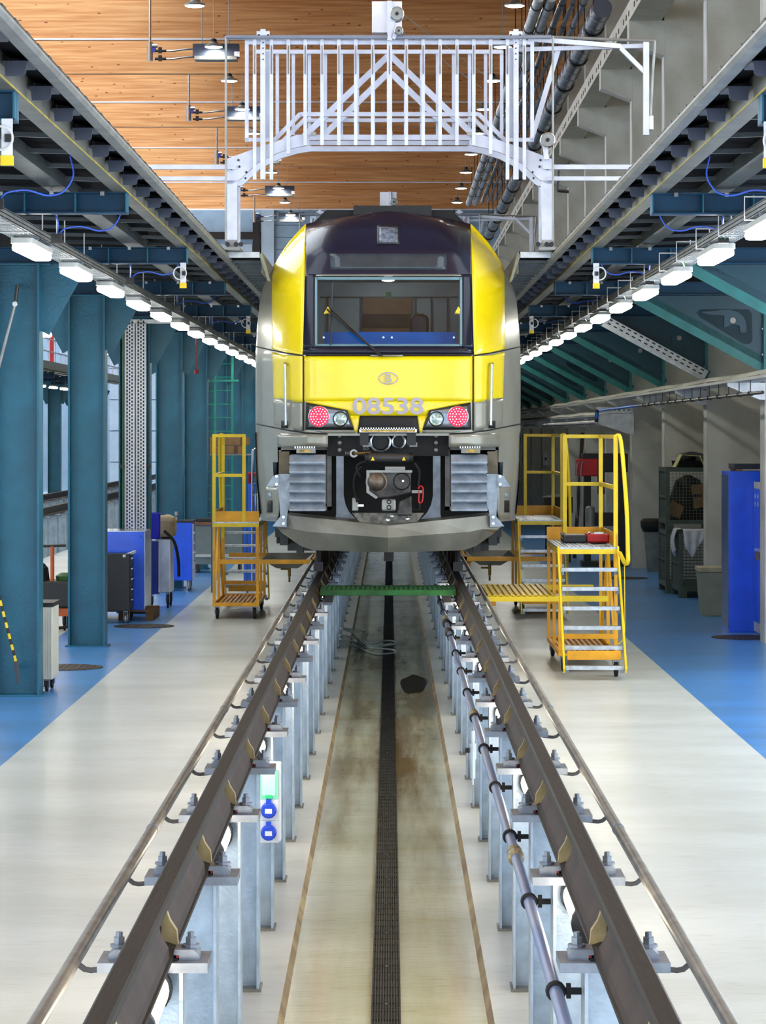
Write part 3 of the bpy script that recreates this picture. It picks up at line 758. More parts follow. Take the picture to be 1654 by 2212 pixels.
# body shell
zs = []
z = 1.55
while z < 4.7: zs.append(z); z += .07
zs += [4.70, 4.74, 4.78, 4.81, 4.835, 4.85, 4.862, 4.87]
ts = [-1, -.985, -.96, -.93, -.9, -.86, -.82, -.77, -.72, -.66, -.6, -.54, -.47, -.4, -.3, -.2, -.1]; ts = ts + [0] + [-t_ for t_ in ts[::-1]]
b = MB(); n = len(ts); P = []
wl_, wr_ = W(680, 700, 29).x, W(998, 700, 29).x
for z in zs:
    hw = lerp(HWZ, z); row = [Vector((X0 - hw, 108, z)), Vector((X0 - hw, 60, z)), Vector((X0 - hw, 31, z))]
    row += [Vector((X0 + hw * t_, S(X0 + hw * t_, z), z)) for t_ in ts]
    row += [Vector((X0 + hw, 31, z)), Vector((X0 + hw, 60, z)), Vector((X0 + hw, 108, z))]
    P.append(row)
b.grid(P)
nn = len(P[0]); keep = []
zwt, zwb = T(840, 592).z, T(840, 757).z
for f in b.f:
    c = sum((Vector(b.v[i]) for i in f), Vector()) / 4
    if c.y < 30 and c.z < 2.49 and abs(c.x - X0) < 1.19: continue
    if c.y < 30.2 and zwb - .03 < c.z < zwt + .01 and wl_ - .04 < c.x < wr_ + .04: continue
    keep.append(f)
b.f = keep
body = b.build('body_shell', M_tgrey, TR, smooth=True, fix=True)
body.data.materials.append(M_tblk)
for p_ in body.data.polygons:
    c = p_.center
    if c.z + .95 > 4.5 and (abs(c.x) < .9 or c.y > 1.4): p_.material_index = 1
def rows_interp(rows, n):
    out = []
    for (y0, a0, b0), (y1, a1, b1) in zip(rows, rows[1:]):
        k = max(1, int(abs(y1 - y0) / 8))
        for i in range(k): q = i / k; out.append((y0 + (y1-y0)*q, a0 + (a1-a0)*q, b0 + (b1-b0)*q))
    return out + [rows[-1]]
def patch(name, rows, d, m, parent=TR, thick=.03, n=14, smooth=True, label=None):
    rr = rows_interp(rows, n); b = MB(); G0 = []; G1 = []
    for (y, a, e) in rr:
        G0.append([T(a + (e - a) * j / n, y, d) for j in range(n + 1)])
        G1.append([p + Vector((0, thick, 0)) for p in G0[-1]])
    b.grid(G0)
    # rim
    for E0, E1 in ((G0[0], G1[0]), (G0[-1], G1[-1]), ([r[0] for r in G0], [r[0] for r in G1]), ([r[-1] for r in G0], [r[-1] for r in G1])):
        b.grid([E0, E1])
    bmw = b.build(name, m, parent, smooth='auto', label=label, fix=False)
    me = bmw.data
    bm = bmesh.new(); bm.from_mesh(me); bmesh.ops.remove_doubles(bm, verts=bm.verts, dist=1e-5); bmesh.ops.recalc_face_normals(bm, faces=bm.faces)
    av = sum((f.normal.y * f.calc_area() for f in bm.faces if abs(f.normal.y) > .3), 0)
    if av > 0: bmesh.ops.reverse_faces(bm, faces=bm.faces)
    bm.to_mesh(me); bm.free()
    return bmw
# black roof cap + mask (with window opening: four strips)
def arc_top(x): return 457 + 25 * ((x - 838.5) / 178) ** 2
def cap_patch():
    b = MB(); Pg = []
    for i in range(17):
        q = i / 16; r = []
        for j in range(31):
            px = 661 + (1016 - 661) * j / 30; yt = arc_top(px) + 2; yb = 592
            r.append(T(px + (0), yt + (yb - yt) * q, .012))
        Pg.append(r)
    b.grid(Pg); o = b.build('windscreen_mask', M_tblk, TR, smooth=True, fix=False)
    return o
cap_patch()
patch('windscreen_mask', [(592, 659, 681), (752, 654, 681)], .012, M_tblk, n=4)
patch('windscreen_mask', [(592, 997, 1018), (752, 997, 1023)], .012, M_tblk, n=4)
patch('windscreen_mask', [(746, 654, 1023), (766, 653, 1023)], .012, M_tblk, n=20)
# glazing
gm = bpy.data.materials.new('windscreen_glass'); gm.use_nodes = True
nt = gm.node_tree; N_ = nt.nodes; L_ = nt.links; N_.clear()
ou = N_.new('ShaderNodeOutputMaterial'); tr_ = N_.new('ShaderNodeBsdfTransparent'); gl_ = N_.new('ShaderNodeBsdfGlossy'); mx_ = N_.new('ShaderNodeMixShader'); fr_ = N_.new('ShaderNodeFresnel')
tr_.inputs[0].default_value = (.78, .86, .9, 1); gl_.inputs['Roughness'].default_value = .03; fr_.inputs[0].default_value = 1.5
L_.new(fr_.outputs[0], mx_.inputs[0]); L_.new(tr_.outputs[0], mx_.inputs[1]); L_.new(gl_.outputs[0], mx_.inputs[2]); L_.new(mx_.outputs[0], ou.inputs[0])
b = MB(); b.grid([[T(680 + 318 * j / 12, 598 + 150 * i / 8, .006) for j in range(13)] for i in range(9)])
b.build('windscreen', gm, TR, smooth=True)
M_frame = mat('window_frame_blue', (104, 136, 146), .35, .2, 0)
for (a, e, y0, y1) in ((680, 998, 598, 605), (680, 998, 743, 748), (680, 685, 598, 748), (993, 998, 598, 748)):
    patch('windscreen_frame', [(y0, a, e), (y1, a, e)], .016, M_frame, thick=.012, n=12)
# cab interior
yw = 29.35
cab = MB().box(W(650, 0, 31.4).x, W(1030, 0, 31.4).x, 31.4, 31.42, 2.6, 4.4).build('cab_wall', mat('cab_wall_grey', (150, 166, 170), .5, 0, .08, 2), TR)
MB().box(W(784, 0, 31.3).x, W(890, 0, 31.3).x, 31.36, 31.39, 2.7, W(0, 643, 31.3).z).build('cab_doorway', mat('door_brown', (120, 84, 48), .5, 0, .2, 2), cab)
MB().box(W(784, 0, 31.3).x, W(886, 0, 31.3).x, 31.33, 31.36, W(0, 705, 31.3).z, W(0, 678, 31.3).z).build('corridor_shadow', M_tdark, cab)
for a in (706, 778, 895, 930, 965): MB().box(W(a, 0, 31.3).x, W(a + 3, 0, 31.3).x, 31.37, 31.4, 2.7, W(0, 640, 31.3).z).build('locker_seam', mat('seam_grey', (60, 70, 75), .5), cab)
MB().box(W(690, 0, 31.3).x, W(990, 0, 31.3).x, 31.37, 31.4, W(0, 643, 31.3).z, W(0, 640, 31.3).z).build('locker_seam', mat('seam_grey', (60, 70, 75)), cab)
MB().box(W(833, 0, 31.3).x, W(845, 0, 31.3).x, 31.36, 31.4, W(0, 643, 31.3).z, W(0, 630, 31.3).z).build('exit_pictogram', mat('sign_green', (40, 120, 70), .5, 0, 0), cab)
MB().box(X0 - .8, X0 + .8, 29.5, 31.4, 4.2, 4.22).build('cab_ceiling', mat('cab_ceiling_grey', (150, 160, 165), .5, 0, 0), TR)
MB().box(X0 - 1.2, X0 + 1.2, 29.3, 31.4, 2.55, 2.6).build('cab_floor', M_tdark, TR)
for sg in (-1, 1): MB().box(X0 + sg * 1.05, X0 + sg * 1.09, 29.7, 31.4, 2.6, 4.2).build('cab_side', mat('cab_wall_grey', (150, 166, 170)), TR)
dk = MB().prism([(29.12, W(0, 745, 29.2).z), (29.30, W(0, 717, 29.3).z), (29.75, W(0, 717, 29.7).z), (29.75, 2.7), (29.12, 2.7)], 'x', W(700, 0, 29.3).x, W(985, 0, 29.3).x).build('driver_desk', mat('desk_blue', (44, 132, 244), .4, 0, .04), TR)
for a in (699, 828, 846, 980): MB().cyl(W(a, 729, 29.16), W(a, 729, 29.12), .012, 10).build('desk_screw', M_chrome, dk)
st = MB().prism([(W(883, 0, 30.4).x, 2.7), (W(930, 0, 30.4).x, 2.7), (W(926, 0, 30.4).x, W(0, 685, 30.4).z), (W(915, 0, 30.4).x, W(0, 677, 30.4).z), (W(893, 0, 30.4).x, W(0, 677, 30.4).z), (W(885, 0, 30.4).x, W(0, 687, 30.4).z)], 'y', 30.4, 30.52).build('driver_seat', M_black, TR, bevel=.03)
MB().lathe(Vector((W(838, 606, 30.6).x, 30.6, 4.198)), [(.05, 0), (.07, -.02), (.03, -.03)], 14).build('cab_lamp', mat('cab_lamp_glow', (255, 250, 240), .4, 0, 0, emit=60), TR)
# top lamp, destination box
patch('destination_display', [(548, 712, 965), (583, 713, 964)], .017, mat('display_grey', (48, 58, 66), .15, 0, .1), thick=.01, n=10)
patch('top_lamp_frame', [(486, 814, 863), (528, 814, 863)], .018, M_black, thick=.03, n=4)
patch('top_lamp_lens', [(490, 819, 859), (524, 819, 859)], .024, mat('lens_grey', (110, 120, 135), .25, 0, .3, 20), thick=.02, n=4)
# roof fairing behind the cap
f = MB().prism([(W(655, 0, 30).x, 4.6), (W(640, 0, 30).x, W(0, 505, 30).z), (W(704, 0, 30.5).x, W(0, 452, 30.5).z), (W(975, 0, 30.5).x, W(0, 452, 30.5).z), (W(1042, 0, 30).x, W(0, 505, 30).z), (W(1022, 0, 30).x, 4.6)], 'y', 30.6, 40)
f.build('roof_fairing', M_tdark, TR)
MB().box(W(763, 0, 30.5).x, W(932, 0, 30.5).x, 30.5, 34, 4.8, W(0, 444, 30.5).z).build('roof_hatch', M_black, TR)
# pillars
for sg in (-1, 1):
    mx = lambda x: x if sg < 0 else 1677.0 - x
    def R(rows): return [(y, *sorted((mx(a), mx(e)))) for y, a, e in rows]
    patch('yellow_pillar', R([(484, 659, 661), (500, 644, 660.5), (522, 624, 660), (548, 606, 659), (575, 590, 658), (600, 587.5, 657.5), (680, 586.5, 656), (753, 586.5, 654), (762, 612, 653.5), (767, 648, 653)]), .012, M_tyel, n=10)
    patch('yellow_corner_panel', R([(761, 587.5, 592), (769, 588, 653.5), (859, 590.5, 653.5), (869, 640, 653.5)]), .012, M_tyel, n=10)
    patch('grey_corner_panel', R([(861, 590.5, 600), (871, 590.5, 653.5), (918, 592, 653.5), (932, 640, 654)]), .010, M_tgrey, n=8)
    # seams
    for nm, pts, w in (('panel_seam', [(554, 749), (590, 757), (620, 763), (653, 768)], 3.2), ('panel_seam', [(554, 916), (590, 923), (625, 930), (660, 935), (706, 937)], 3),
                       ('panel_seam', [(655, 768), (655, 870), (655, 930)], 2.4)):
        b = MB(); pp = []
        for (xa, ya), (xb, yb) in zip(pts, pts[1:]):
            for i in range(6): pp.append((xa + (xb - xa) * i / 6, ya + (yb - ya) * i / 6))
        pp.append(pts[-1])
        vert = abs(pts[0][0] - pts[-1][0]) < 5
        b.tube([T(mx(q[0]), q[1], .008) for q in pp], w / 2 / 205, 6).build(nm, M_seam, TR)
    # handrail
    b = MB().tube(smooth_path([T(mx(613), 786, .01), T(mx(615), 787, .06), T(mx(615.5), 800, .07), T(mx(617), 905, .07), T(mx(617), 917, .06), T(mx(615), 918, .0)], 4), .015, 10)
    b.build('handrail', M_chrome, TR, smooth='auto')
    for yy in (787, 917): patch('handrail_cup', R([(yy - 8, 607, 621), (yy + 8, 607, 621)]), .011, M_tdark if yy > 900 else mat('cup_dark_yellow', (150, 120, 10), .5), thick=.01, n=3)
    # headlight unit
    unit = patch('headlight_unit', R([(870, 661, 663), (886, 660.5, 750), (928, 659, 764)]), .022, M_black, n=10)
    patch('headlight_glass', R([(877, 668, 672), (889, 668, 746), (922, 667, 757)]), .030, mat('headlight_reflector', (150, 158, 168), .12, .6, .1), thick=.01, n=8, parent=unit)
    c = T(mx(688.5), 900, .03)
    b = MB().lathe(c, [(.105, .01), (.102, -.02), (.08, -.028), (.01, -.03)], 28, 'y').build('red_tail_light', mat('tail_red', (255, 30, 70), .3, 0, 0, emit=.8), unit, smooth='auto')
    b2 = MB()
    for ring_, cnt in ((.03, 6), (.058, 12), (.084, 18)):
        for i in range(cnt):
            a = 2 * PI * i / cnt; b2.lathe(c + Vector((ring_ * math.cos(a), -.026, ring_ * math.sin(a))), [(.008, .006), (.008, -.004)], 6, 'y')
    b2.build('led_dots', mat('led_pink', (255, 170, 185), .3, 0, 0, emit=1.3), unit, kind='stuff')
    MB().ring(c + Vector((0, -.012, 0)), .106, .007).build('light_bezel', M_chrome, unit)
    c = T(mx(735), 905, .03)
    MB().lathe(c, [(.075, .01), (.074, -.016), (.05, -.008), (.03, -.018), (.005, -.03)], 24, 'y').build('white_headlamp', mat('headlamp_lens', (190, 214, 210), .12, .4, .1), unit, smooth='auto')
    MB().ring(c + Vector((0, -.014, 0)), .074, .008).build('light_bezel', M_black, unit)
# centre nose panel in yellow
patch('nose_panel', [(769, 657, 1020), (800, 657, 1020), (866, 657, 1020)], .012, M_tyel, n=26)
patch('nose_panel', [(866, 657, 1020), (870, 663, 1014), (886, 750, 927), (898, 754, 923)], .012, M_tyel, n=16)
patch('nose_panel', [(898, 754, 776), (928, 764, 773), (935, 767, 772)], .012, M_tyel, n=3)
patch('nose_panel', [(898, 902, 923), (928, 905, 913), (935, 906, 910)], .012, M_tyel, n=3)
for sg in (-1, 1):
    mx = lambda x: x if sg < 0 else 1677.0 - x
    def R(rows): return [(y, *sorted((mx(a), mx(e)))) for y, a, e in rows]
    patch('nose_lower_panel', R([(926, 657, 764), (936, 700, 766)]), .012, M_tgrey, n=8)
    patch('skirt_panel', R([(936, 598, 708), (966, 599, 708)]), .006, M_tgrey, n=8)
patch('wiper_cowl', [(764, 660, 1018), (769, 660, 1018)], .02, M_black, thick=.02, n=20)
patch('wiper_cowl_edge', [(767, 800, 870), (770, 800, 870)], .03, M_grey, thick=.02, n=6)
text_mesh('08538', .238, .006, 'fleet_number', M_num, TR, T(838, 877, .02), .004, 1.25)
lg = T(838.5, 817, .022)
b = MB(); pp = []
for i in range(33): a = 2 * PI * i / 32; pp.append(lg + Vector((.097 * math.cos(a), 0, .06 * math.sin(a))))
lo = b.tube(pp, .006, 6, False).build('oval_logo', M_num, TR)
text_mesh('B', .125, .006, 'logo_letter', M_num, lo, lg + Vector((0, -.006, 0)), 0, 1.2)
# wiper
w_ = MB().tube([T(718, 610, .05), T(716, 660, .05), T(714, 745, .05)], .010, 6).build('wiper_blade', M_black, TR)
MB().tube([T(706, 668, .07), T(760, 716, .08), T(826, 769, .05)], .011, 6).build('wiper_arm', M_black, TR)
MB().tube([T(712, 666, .07), T(768, 718, .08), T(820, 769, .05)], .009, 6).build('wiper_arm', M_black, TR)
for px in (708, 990):
    p = T(px, 671, .012); MB().prism([(p.x - .045, p.z - .035), (p.x + .045, p.z - .035), (p.x, p.z + .045)], 'y', p.y, p.y + .004).build('warning_sticker', M_yel2, TR)
# ---- lower front: cavity, absorbers, struts, coupler, plough
MB().box(X0 - 1.2, X0 + 1.2, 29.7, 29.75, 1.3, 2.55).build('cavity_back', M_tdark, TR)
MB().box(X0 - 1.2, X0 + 1.2, 29.4, 29.75, 2.49, 2.52).build('cavity_top', M_tdark, TR)
def wbox(name, px0, px1, py0, py1, Y0, Y1, m, parent=TR, bevel=0):
    a, c = W(px0, py0, Y0), W(px1, py1, Y0)
    return MB().box(a.x, c.x, Y0, Y1, c.z, a.z).build(name, m, parent, bevel=bevel)
wbox('centre_plate', 707, 969, 935, 985, 28.98, 29.1, M_tdark)
# recess under the number, its darkness painted as a flat patch on the shell
patch('nose_recess', [(898, 777, 901), (936, 772, 906)], .014, M_tdark, n=8)
gc = mat('step_brush', (190, 160, 80), .6, 0, .3, 40)
cs = wbox('coupler_step', 776, 900, 927, 934, 28.45, 28.85, M_chrome)
wbox('step_tread', 780, 896, 928.5, 933, 28.44, 28.45, gc, cs)
b = MB()
for i in range(22): q = W(778 + i * 5.5, 926, 28.45); b.box(q.x, q.x + .012, 28.45, 28.8, q.z - .012, q.z + .012)
b.build('step_teeth', M_chrome, cs, kind='stuff')
for a in (777, 879): wbox('step_bracket', a, a + 19, 934, 962, 28.5, 28.52, M_black, cs)
for cx_, cy_, r_ in ((821.5, 954, 21), (860.5, 953.5, 14)):
    p = W(cx_, cy_, 28.82); MB().ring(p, r_ / 207, .012, 'y', 28).build('horn_ring', M_chrome, TR)
    MB().lathe(p + Vector((0, .14, 0)), [(r_ / 207, 0), (r_ / 207, -.13), (r_ / 207 * .96, -.13), (r_ / 260, -.02)], 24, 'y').build('horn_bell', M_black, TR, smooth='auto')
for a in (783, 884): 
    q = wbox('hose_socket', a, a + 17, 956, 965, 28.6, 28.64, M_grey)
for px in (733, 941.5):
    for py in (941, 956, 972): MB().lathe(W(px, py, 28.96), [(.022, .02), (.022, -.012), (.012, -.018)], 12, 'y').build('cap_screw', M_grey, TR, smooth='auto')
# letters by the couplings
text_mesh('F/G', .045, .001, 'coupling_marking', M_num, TR, W(751.5, 979, 28.97))
text_mesh('0/0', .045, .001, 'coupling_marking', M_num, TR, W(790, 969, 28.97))
p = W(764, 979.5, 28.9); MB().ring(p, .033, .012).build('brake_cock_ring', M_white2, TR)
MB().tube([W(764, 980, 28.9), W(800, 978, 28.8)], .014, 8).build('brake_pipe', mat('brass', (150, 120, 60), .4, .6, .2), TR)
# coupler
M_cpl = mat('coupler_steel', (70, 70, 68), .42, .6, .3, 8, .3, 30)
cp = MB().prism([(W(793, 0, 28.3).x, W(0, 1018, 28.3).z), (W(888, 0, 28.3).x, W(0, 1018, 28.3).z), (W(887, 0, 28.3).x, W(0, 1065, 28.3).z), (W(866, 0, 28.3).x, W(0, 1070, 28.3).z), (W(836, 0, 28.3).x, W(0, 1076, 28.3).z), (W(814, 0, 28.3).x, W(0, 1077, 28.3).z), (W(792, 0, 28.3).x, W(0, 1062, 28.3).z)], 'y', 28.35, 28.75).build('coupler_head', M_cpl, TR, bevel=.015)
MB().box(cp.parent.location.x - .1, cp.parent.location.x + .12, 28.75, 29.7, 1.9, 2.1).build('coupler_shaft', M_cpl, cp)
MB().prism([(W(791, 0, 28.3).x, W(0, 1016, 28.3).z), (W(890, 0, 28.3).x, W(0, 1016, 28.3).z), (W(890, 0, 28.3).x, W(0, 1021, 28.3).z), (W(798, 0, 28.3).x, W(0, 1021, 28.3).z), (W(797, 0, 28.3).x, W(0, 1060, 28.3).z), (W(816, 0, 28.3).x, W(0, 1074, 28.3).z), (W(812, 0, 28.3).x, W(0, 1078, 28.3).z), (W(791, 0, 28.3).x, W(0, 1064, 28.3).z)], 'y', 28.32, 28.36).build('coupler_rim', M_grey, cp)
p = W(813, 1041, 28.35); MB().lathe(p, [(.115, .02), (.11, -.01), (.098, -.012), (.09, -.05), (.07, -.085), (.04, -.105), (.005, -.11)], 24, 'y').build('coupler_cone', mat('cone_steel', (120, 108, 96), .35, .7, .3, 6), cp, smooth='auto')
p = W(868, 1040, 28.345); MB().lathe(p, [(.09, .03), (.09, -.004), (.085, -.008), (.07, .02), (.005, .03)], 24, 'y').build('coupler_cup', M_black, cp, smooth='auto')
MB().lathe(p + Vector((.01, -.004, .005)), [(.02, .02), (.012, -.004)], 10, 'y').build('coupler_pin', M_chrome, cp)
tb = MB().cyl(W(794, 989, 28.45), W(886, 989, 28.45), .048, 18).build('hose_tube', mat('tube_grey', (66, 66, 66), .4, .4, .1), TR, smooth='auto')
for a in (788, 884): MB().cyl(W(a, 989, 28.45), W(a + 8, 989, 28.45), .053, 14).build('tube_end', M_black, tb)
for px in (805, 872):
    p = W(px, 991, 28.395); MB().prism([(p.x - .02, p.z - .018), (p.x + .02, p.z - .018), (p.x, p.z + .022)], 'y', p.y, p.y + .004).build('warning_triangle', M_yel2, tb)
wbox('electric_coupler', 831, 875, 1008, 1017, 28.4, 28.6, M_grey, bevel=.006)
q = wbox('air_valve_block', 824, 855, 1078, 1104, 28.35, 28.5, M_grey, bevel=.02)
for py in (1084, 1096): MB().ring(W(840, py, 28.345), .02, .006, 'y', 16).build('valve_port', M_black, q)
MB().prism([(W(861, 0, 28.4).x, W(0, 1082, 28.4).z), (W(889, 0, 28.4).x, W(0, 1070, 28.4).z), (W(890, 0, 28.4).x, W(0, 1114, 28.4).z), (W(856, 0, 28.4).x, W(0, 1114, 28.4).z)], 'y', 28.4, 28.55).build('draw_bracket', M_cpl, TR, bevel=.015)
MB().tube(smooth_path([W(903, 1056, 28.4), W(907, 1050, 28.4), W(913, 1055, 28.4), W(912, 1082, 28.4), W(906, 1086, 28.4), W(904, 1080, 28.4), W(905, 1060, 28.4)], 4), .008, 6).build('red_handle', M_red, TR)
MB().bar(W(889, 1062, 28.42), W(911, 1062, 28.42), .03, .03).build('handle_arm', M_grey, TR)
for path in ([(778, 1030), (770, 1010), (780, 1000), (790, 998)], [(772, 1085), (764, 1050), (770, 1020), (782, 1008)], [(902, 1050), (905, 1020), (895, 1000)], [(885, 1100), (905, 1100), (902, 1080)]):
    MB().tube(smooth_path([W(a, c_, 28.6) for a, c_ in path], 5), .014, 8).build('air_hose', M_rub, TR)
wbox('valve_cluster', 760, 774, 1075, 1104, 28.6, 28.7, M_grey, bevel=.01)
wbox('valve_cluster', 772, 786, 1089, 1095, 28.6, 28.65, M_chrome, bevel=.004)
for sg in (-1, 1):
    mx = lambda x: x if sg < 0 else 1677.0 - x
    def WX(px, Y): return W(mx(px), 0, Y).x
    def WZ(py, Y): return W(0, py, Y).z
    # U-shaped strut
    Y = 28.9
    st_ = [(726, 985), (742, 985), (742, 1070), (746, 1090), (754, 1106), (764, 1117), (778, 1128), (760, 1127), (724, 1121), (726, 1110)]
    MB().prism([(WX(a, Y), WZ(c_, Y)) for a, c_ in st_], 'y', Y, Y + .04).build('u_strut', M_tlite, TR)
    # recess liner and absorber
    Y = 29.15
    fr = MB()
    for (a, e, y0, y1) in ((602, 716, 966, 972), (706, 716, 966, 1102), (602, 716, 1094, 1102), (602, 607, 966, 1030)):
        xa, xe = WX(a, Y), WX(e, Y); fr.box(min(xa, xe), max(xa, xe), Y, Y + .05, WZ(y1, Y), WZ(y0, Y))
    fr.build('recess_frame', M_pipe, TR)
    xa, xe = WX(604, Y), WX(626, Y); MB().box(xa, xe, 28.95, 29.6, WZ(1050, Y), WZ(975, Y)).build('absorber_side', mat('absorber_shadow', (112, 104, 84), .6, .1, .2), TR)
    Y = 28.62
    xa, xe = WX(626, Y), WX(703, Y)
    ab = MB().box(xa, xe, Y + .03, 29.6, WZ(1092, Y), WZ(982, Y)).build('crash_absorber', M_tlite, TR, bevel=.01)
    for i in range(6):
        y0 = 983 + i * 20.5
        xr0, xr1 = WX(625, Y), WX(703, Y)
        MB().prism([(Y, WZ(y0 + 1, Y)), (Y - .07, WZ(y0 + 14, Y)), (Y - .07, WZ(y0 + 18, Y)), (Y - .03, WZ(y0 + 18, Y)), (Y + .03, WZ(y0 + 6, Y)), (Y + .03, WZ(y0 + 1, Y))], 'x', min(xr0, xr1), max(xr0, xr1)).build('absorber_rib', M_tlite, ab)
    bx = wbox('step_plate', *sorted((mx(640), mx(681))), 968, 979, 28.55, 28.75, M_grey)
    wbox('step_grip', *sorted((mx(646), mx(670))), 971, 977, 28.54, 28.55, gc, bx)
    b = MB()
    for i in range(9): q = W(sorted((mx(636), mx(684)))[0] + i * 5.2, 966.5, 28.55); b.box(q.x, q.x + .012, 28.55, 28.7, q.z - .01, q.z + .012)
    b.build('step_teeth', M_chrome, bx, kind='stuff')
    # side bracket plates
    Y = 28.6
    pl = [(604, 1024), (626, 1024), (626, 1090), (622, 1100), (618, 1130), (606, 1130), (604, 1090), (600, 1052)]
    o = MB().prism([(WX(a, Y), WZ(c_, Y)) for a, c_ in pl], 'y', Y, Y + .03).build('bracket_arm', M_tlite, TR)
    tri = [(575, 1051), (590, 1028), (603, 1024), (603, 1051)]
    MB().prism([(WX(a, Y), WZ(c_, Y)) for a, c_ in tri], 'y', Y - .02, Y).build('upper_ear', M_tlite, o)
    tri = [(588, 1137), (610, 1110), (619, 1114), (619, 1138)]
    MB().prism([(WX(a, Y), WZ(c_, Y)) for a, c_ in tri], 'y', Y - .02, Y).build('lower_ear', M_tlite, o)
    for (a, c_) in ((597, 1029), (597, 1046), (612, 1117), (612, 1131)): MB().lathe(W(mx(a), c_, Y - .02), [(.016, .01), (.016, -.012)], 8, 'y').build('ear_bolt', M_chrome, o)
    # outer step panel with slot and pictogram
    sp = patch('step_panel', [(y, *sorted((mx(a), mx(e)))) for y, a, e in ((1052, 574, 604), (1100, 574, 604), (1122, 576, 600))], .012, M_tgrey, n=4)
    p0 = patch('step_slot', [(y, *sorted((mx(a), mx(e)))) for y, a, e in ((1081, 577, 588), (1107, 577, 588))], .018, M_tdark, thick=.01, n=3, parent=sp)
    patch('step_pictogram', [(y, *sorted((mx(a), mx(e)))) for y, a, e in ((1065, 579, 587), (1076, 579, 587))], .016, M_tlite, thick=.004, n=2, parent=sp)
    # livery bands on the side
    for nm, z0, z1, m_ in (('navy_band', 1.62, 1.98, M_tnavy), ('cream_band', 1.98, 2.5, M_white2)):
        Pg = []
        for i in range(9):
            z_ = z0 + (z1 - z0) * i / 8; hw = lerp(HWZ, z_) + .004
            Pg.append([(X0 + sg * hw, 29.62, z_), (X0 + sg * hw, 31, z_), (X0 + sg * hw, 60, z_)])
        MB().grid(Pg).build(nm, m_, TR, fix=False)
    # underframe pieces and bogie below the skirt
    for (a, e, y0, y1, Yy) in ((594, 640, 1125, 1160, 29.6), (604, 622, 1150, 1178, 29.3), (640, 655, 1150, 1195, 29.3)): wbox('underframe_block', *sorted((mx(a), mx(e))), y0, y1, Yy, Yy + .3, M_black)
    xw = X0 + sg * .7525
    MB().lathe((xw - .065, 32.2, 1.42), [(.45, 0), (.45, .03), (.46, .04), (.46, .13), (.2, .14)], 28, 'x').build('wheel', M_rail, TR, smooth='auto')
    MB().box(xw - .1, xw + .1, 31.2, 36, 1.35, 1.6).build('bogie_frame', M_black, TR)
    MB().tube([(xw, 29.9, 1.4), (xw, 29.8, 1.05)], .03, 8).box(xw - .05, xw + .05, 29.7, 29.85, 1.0, 1.1).build('rail_guard', M_black, TR)
MB().box(X0 - 1.1, X0 + 1.1, 30.2, 100, 1.2, 1.56).build('underframe', M_black, TR)
# plough: V-shaped deflector
def PLY(px): return 28.28 + .42 * abs(px - 838) / 250
cols = []
for px_t, py_t, px_b, py_b in ((594, 1137, 610, 1152), (623, 1113, 650, 1180), (650, 1116, 676, 1188.5), (740, 1125, 750, 1191), (838, 1136, 838, 1193), (937, 1125, 927, 1191), (1027, 1116, 1001, 1188.5), (1054, 1113, 1027, 1180), (1083, 1137, 1067, 1152)):
    yy = PLY(px_t); cols.append([W(px_t, py_t, yy + .0), W((px_t + px_b) / 2, (py_t * .55 + py_b * .45), yy - .05), W(px_b, py_b, yy + .03)])
b = MB().grid(cols)
for r in cols: pass
b.grid([[p + Vector((0, .03, 0)) for p in r] for r in cols])
b.grid([[r[0], r[0] + Vector((0, .35, .02))] for r in cols])
b.build('plough', M_plough, TR, fix=False)
MB().prism([(W(760, 0, 28.5).x, W(0, 1108, 28.5).z), (W(916, 0, 28.5).x, W(0, 1108, 28.5).z), (W(900, 0, 28.5).x, W(0, 1128, 28.5).z), (W(838, 0, 28.5).x, W(0, 1140, 28.5).z), (W(777, 0, 28.5).x, W(0, 1128, 28.5).z)], 'y', 28.5, 28.56).build('plough_beam', mat('spotted_steel', (120, 118, 110), .5, .4, .3, 25), TR)
for (a, c_) in ((837.5, 1124), (847, 1115), (880, 1121)): MB().lathe(W(a, c_, 28.5), [(.02, .01), (.02, -.012), (.008, -.016)], 12, 'y').build('plough_bolt', M_chrome, TR)
wbox('magnet_brush', 829, 850, 1190, 1212, 29.6, 29.8, M_black)

